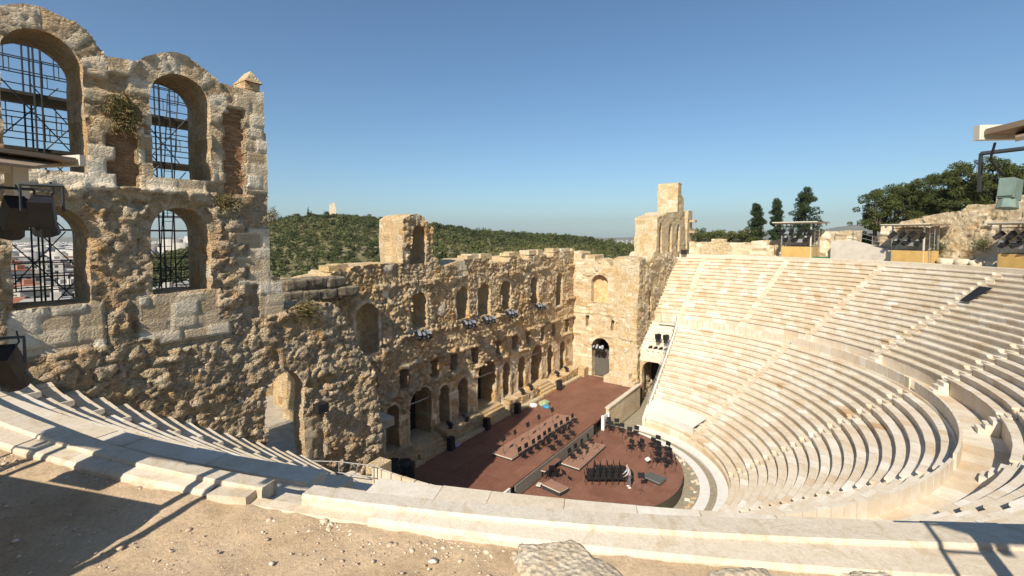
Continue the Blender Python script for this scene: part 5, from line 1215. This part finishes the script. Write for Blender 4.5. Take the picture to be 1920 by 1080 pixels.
OLL = ['leftmost olive tree behind the right-hand wall, thin at its left side', 'second olive tree from the left behind the high wall', 'third olive tree from the left behind the high wall', 'olive tree in the middle of the grove behind the high wall', 'olive tree just left of the tallest one behind the high wall', 'tallest olive tree behind the high wall', 'olive tree right of the tallest one', 'olive tree behind the hanging grey-green lamp', 'olive tree beyond the right edge of the high wall', 'low olive tree at the back of the grove', 'olive tree further right outside the view', 'rightmost olive tree outside the view']
for i, (az, d, el, w_) in enumerate(OL[:10]):
    x, y = polar(az, d); z0 = hgt(x, y); make_tree('olive_tree', (x, y, z0), 17+d*math.tan(rad(el))-z0, w_, 'round', 340+i, OLL[i], 'olive trees behind the high wall', shift=-0.16)
x, y = polar(-1.9, 86); make_tree('bush', (x, y, 14.5), 3.0, 2.2, 'round', 371, 'low bush beside the railing at the foot of the olive trees', 'bushes behind the far rim', 'bush')

# wood on the hill (too many to count): one mass of small crowns
rng = np.random.RandomState(11); VV = []; TT = []
tmpl = []
for k in range(6):
    C_ = [(rng.uniform(-1, 1)*1.3, rng.uniform(-1, 1)*1.3, rng.uniform(2.0, 4.4)) for _ in range(6)]
    V, _, T = leaf_cloud(C_, [rng.uniform(0.9, 1.5) for _ in C_], 13.0, 0.34, 500+k, 0.75); tmpl.append((V, T))
cnt = 0
for k in range(15000):
    az = rng.uniform(12, 76); d = 170+400*math.sqrt(rng.rand()); x, y = polar(az, d)
    if y < 12: continue
    if vnoise(np.array([x*0.03]), np.array([y*0.03]), 4)[0] < 0.05+0.18*(rng.rand() < 0.12): continue
    z = hgt(x, y)
    
    V, T = tmpl[rng.randint(6)]; s_ = rng.uniform(0.35, 1.05)*(1.0 if rng.rand() > .12 else 1.45); bn = float(vnoise(np.array([x*0.018]), np.array([y*0.018]), 14)[0]); th = rng.rand()*6.28; c_, s2 = math.cos(th), math.sin(th)
    M = np.stack([(V[:, 0]*c_-V[:, 1]*s2)*s_+x, (V[:, 0]*s2+V[:, 1]*c_)*s_+y, V[:, 2]*s_*rng.uniform(.75, 1.2)+z-0.8], 1)
    VV.append(M); TT.append(np.clip(T*0.6+0.15+rng.uniform(-.22, .30)+(bn-0.45)*0.6+(0.3 if rng.rand() < 0.05 else 0), 0, 1)); cnt += 1
VV = np.concatenate(VV); tag(mesh_obj('hillside_wood', VV, np.arange(len(VV)).reshape(-1, 4), FOL, None, False, fattrs={'tint': np.concatenate(TT)}), kind='stuff')
for i, (az, d, h_) in enumerate([(70.2, 235, 13), (70.9, 240, 11), (71.6, 236, 14.5), (72.2, 242, 12), (58.2, 505, 12), (57.9, 512, 9), (60.9, 500, 8), (21.6, 300, 11)]):
    x, y = polar(az, d); z0 = hgt(x, y); t = thing('cypress_tree', (x, y, z0), ['slim dark cypress seen through the right lower window, leftmost', 'dark cypress seen through the right lower window, second from left', 'tallest cypress seen through the right lower window', 'rightmost cypress seen through the right lower window', 'tall cypress on the hilltop left of the monument', 'shorter cypress on the hilltop just left of the monument', 'cypress on the shoulder of the hill nearest the side wall', 'lone cypress low on the right end of the wooded hill'][i], 'tree', 'cypresses on the hill')
    mb = MB(); mb.tube((0, 0, 0), (0, 0, h_*.5), 0.25, 6, 0.1); mb.build('trunk', BARK, t)
    V, Fq, T = leaf_cloud([(0, 0, h_*(0.15+0.1*q)) for q in range(9)], [h_*0.12*(1.1-0.10*q) for q in range(9)], 60, 0.3, 600+i, 1.2); mesh_obj('crown', V, Fq, PINE, t, False, fattrs={'tint': T})
# monument on the hilltop
x, y = polar(55.65, 520); z0 = hgt(x, y)
t = thing('hilltop_monument', (x, y, z0), 'small pale ruined monument on top of the wooded hill', 'monument')
mb = MB(); mb.box((0, 0, 7.5), (6.5, 3.0, 9), rad(-34)); mb.build('base', ROCK2, t)
mb = MB(); mb.box((-1.6, 1.2, 13.8), (2.2, 2.4, 4.2), rad(-34), 0.4); mb.box((0.9, -0.6, 14.2), (2.6, 2.4, 6.0), rad(-34), 0.9); mb.box((0, 0, 12), (6.0, 2.6, 1.2), rad(-34)); mb.build('upper_storey', ROCK2, t)

# city beyond the low ground, seen through the left windows and at the horizon
rng = np.random.RandomState(5)
def building(x, y, z, w_, d_, h_, rz, lab):
    t = thing('apartment_building', (x, y, z), lab, 'building', 'city buildings beyond the side wall', rz)
    mb = MB(); mb.box((0, 0, h_/2), (w_, d_, h_)); mb.build('walls', CITYW, t)
    mb = MB(); mb.box((0, 0, h_+0.2), (w_+0.8, d_+0.8, 0.4)); mb.box((w_*.2, 0, h_+1.4), (w_*.25, d_*.3, 2.2)); mb.build('roof', CITYW if rng.rand() > .25 else ROOFT, t)
    mb = MB()
    for f in range(int(h_//3.1)):
        for q in range(int(w_//3)):
            mb.box((-w_/2+1.7+q*3, -d_/2-0.02, 1.8+f*3.1), (1.5, 0.1, 1.5)); 
        for q in range(int(d_//3)):
            mb.box((-w_/2-0.02, -d_/2+1.7+q*3, 1.8+f*3.1), (0.1, 1.5, 1.5)); mb.box((w_/2+0.02, -d_/2+1.7+q*3, 1.8+f*3.1), (0.1, 1.5, 1.5))
    mb.build('windows', GLASS, t)
k = 0
words = ['cream', 'white', 'pale grey', 'off-white']
for az in np.arange(67, 88, 0.95):
    for d in (250, 290, 335, 390, 450, 520):
        if az < 73.5 and d > 260: continue
        a_ = az+rng.uniform(-.4, .4); dd = d+rng.uniform(-25, 25); x, y = polar(a_, dd); z = hgt(x, y)
        if az < 74: z = min(z, -8)
        h_ = rng.uniform(6, 12) if d < 300 else rng.uniform(9, 16)
        building(x, y, z-1, rng.uniform(8, 14), rng.uniform(8, 12), h_*0.8, rad(az-90+rng.uniform(-25, 25)), 'pale flat-roofed city block seen through the arched windows of the near side wall')
VV = []; FF = []; b = 0
cube = np.array([(-1, -1, 0), (1, -1, 0), (1, 1, 0), (-1, 1, 0), (-1, -1, 1), (1, -1, 1), (1, 1, 1), (-1, 1, 1)], float); cf = np.array([(4, 5, 6, 7), (0, 1, 5, 4), (1, 2, 6, 5), (2, 3, 7, 6), (3, 0, 4, 7)])
for k in range(9000):
    if k < 7600: az = rng.uniform(66, 92); d = 540*math.exp(rng.rand()*2.3)
    else: az = rng.uniform(-4, 30); d = 1500*math.exp(rng.rand()*1.4)
    x, y = polar(az, d); z = hgt(x, y); s_ = np.array([rng.uniform(4, 9), rng.uniform(4, 8), rng.uniform(8, 18)]); th = rng.rand()*1.57
    M = cube*s_; c_, s2 = math.cos(th), math.sin(th); VV.append(np.stack([M[:, 0]*c_-M[:, 1]*s2+x, M[:, 0]*s2+M[:, 1]*c_+y, M[:, 2]+z-2], 1)); FF.append(cf+b); b += 8
tag(mesh_obj('distant_city', np.concatenate(VV), np.concatenate(FF), CITYW), kind='stuff')

# plants on the ruins
def plant(name, loc, lab, n, spread, size, seed, mat, hang=0.0):
    rng = np.random.RandomState(seed); u_ = rng.randn(n, 3)*np.array(spread); P = np.array(loc)+u_-np.array([0, 0, 1])*hang*rng.rand(n, 1)
    dr = rng.randn(n, 3)*0.6+np.array([0, -0.4, 0.1-hang*0.6]); dr /= np.linalg.norm(dr, axis=1)[:, None]; w_ = np.cross(dr, rng.randn(n, 3)); w_ /= np.linalg.norm(w_, axis=1)[:, None]
    L_ = size*(0.5+rng.rand(n, 1)); V = np.stack([P-w_*0.012, P+w_*0.012, P+dr*L_+w_*0.006, P+dr*L_-w_*0.006], 1).reshape(-1, 3)
    tag(mesh_obj(name, V, np.arange(4*n).reshape(-1, 4), mat, None, False, fattrs={'tint': np.clip(0.35+rng.randn(n)*.25, 0, 1)}), lab, 'plant')
plant('wall_plant', (-28.95, 2.05, 21.3), 'bushy dry green plant hanging between the two upper arches of the near side wall', 1300, (0.22, 0.04, 0.14), 0.14, 1, DRY, 0.9)
plant('wall_plant', (-26.0, 2.0, 18.35), 'small dry orange plant at the sill of the right upper window', 500, (0.22, 0.06, 0.14), 0.16, 2, DRY, 0.2)
plant('wall_plant', (-24.35, 2.1, 17.9), 'small dry tuft at the outer edge of the tall side wall', 250, (0.1, 0.08, 0.12), 0.14, 3, DRY, 0.2)
plant('wall_plant', (-23.0, 2.2, 13.9), 'dry orange shrub growing at the foot of the tall tower edge', 700, (0.25, 0.15, 0.2), 0.25, 4, DRY, 0.1)
for i, (az, z_) in enumerate([(-41.0, 15.9), (-46.6, 16.2)]):
    plant('wall_plant', (37.1*math.cos(rad(az)), 37.1*math.sin(rad(az)), z_), ['green weed growing from the high wall right of the ramp tower', 'green weed low on the high wall at the far right'][i], 500, (0.2, 0.3, 0.3), 0.35, 7+i, FOL)

# ------------------------------------------------------------------ haze
g = bpy.data.materials.new('haze_air'); g.use_nodes = True; tt = g.node_tree; tt.nodes.clear()
vo = tt.nodes.new('ShaderNodeVolumePrincipled'); vo.inputs['Color'].default_value = (0.80, 0.86, 0.95, 1); vo.inputs['Density'].default_value = 0.00008; vo.inputs['Anisotropy'].default_value = 0.2
mo = tt.nodes.new('ShaderNodeOutputMaterial'); tt.links.new(vo.outputs[0], mo.inputs['Volume'])
mb = MB(); mb.box((0, 0, 170), (21400, 21400, 500)); o = mb.build('haze', g); tag(o, kind='stuff'); o.display_type = 'WIRE'
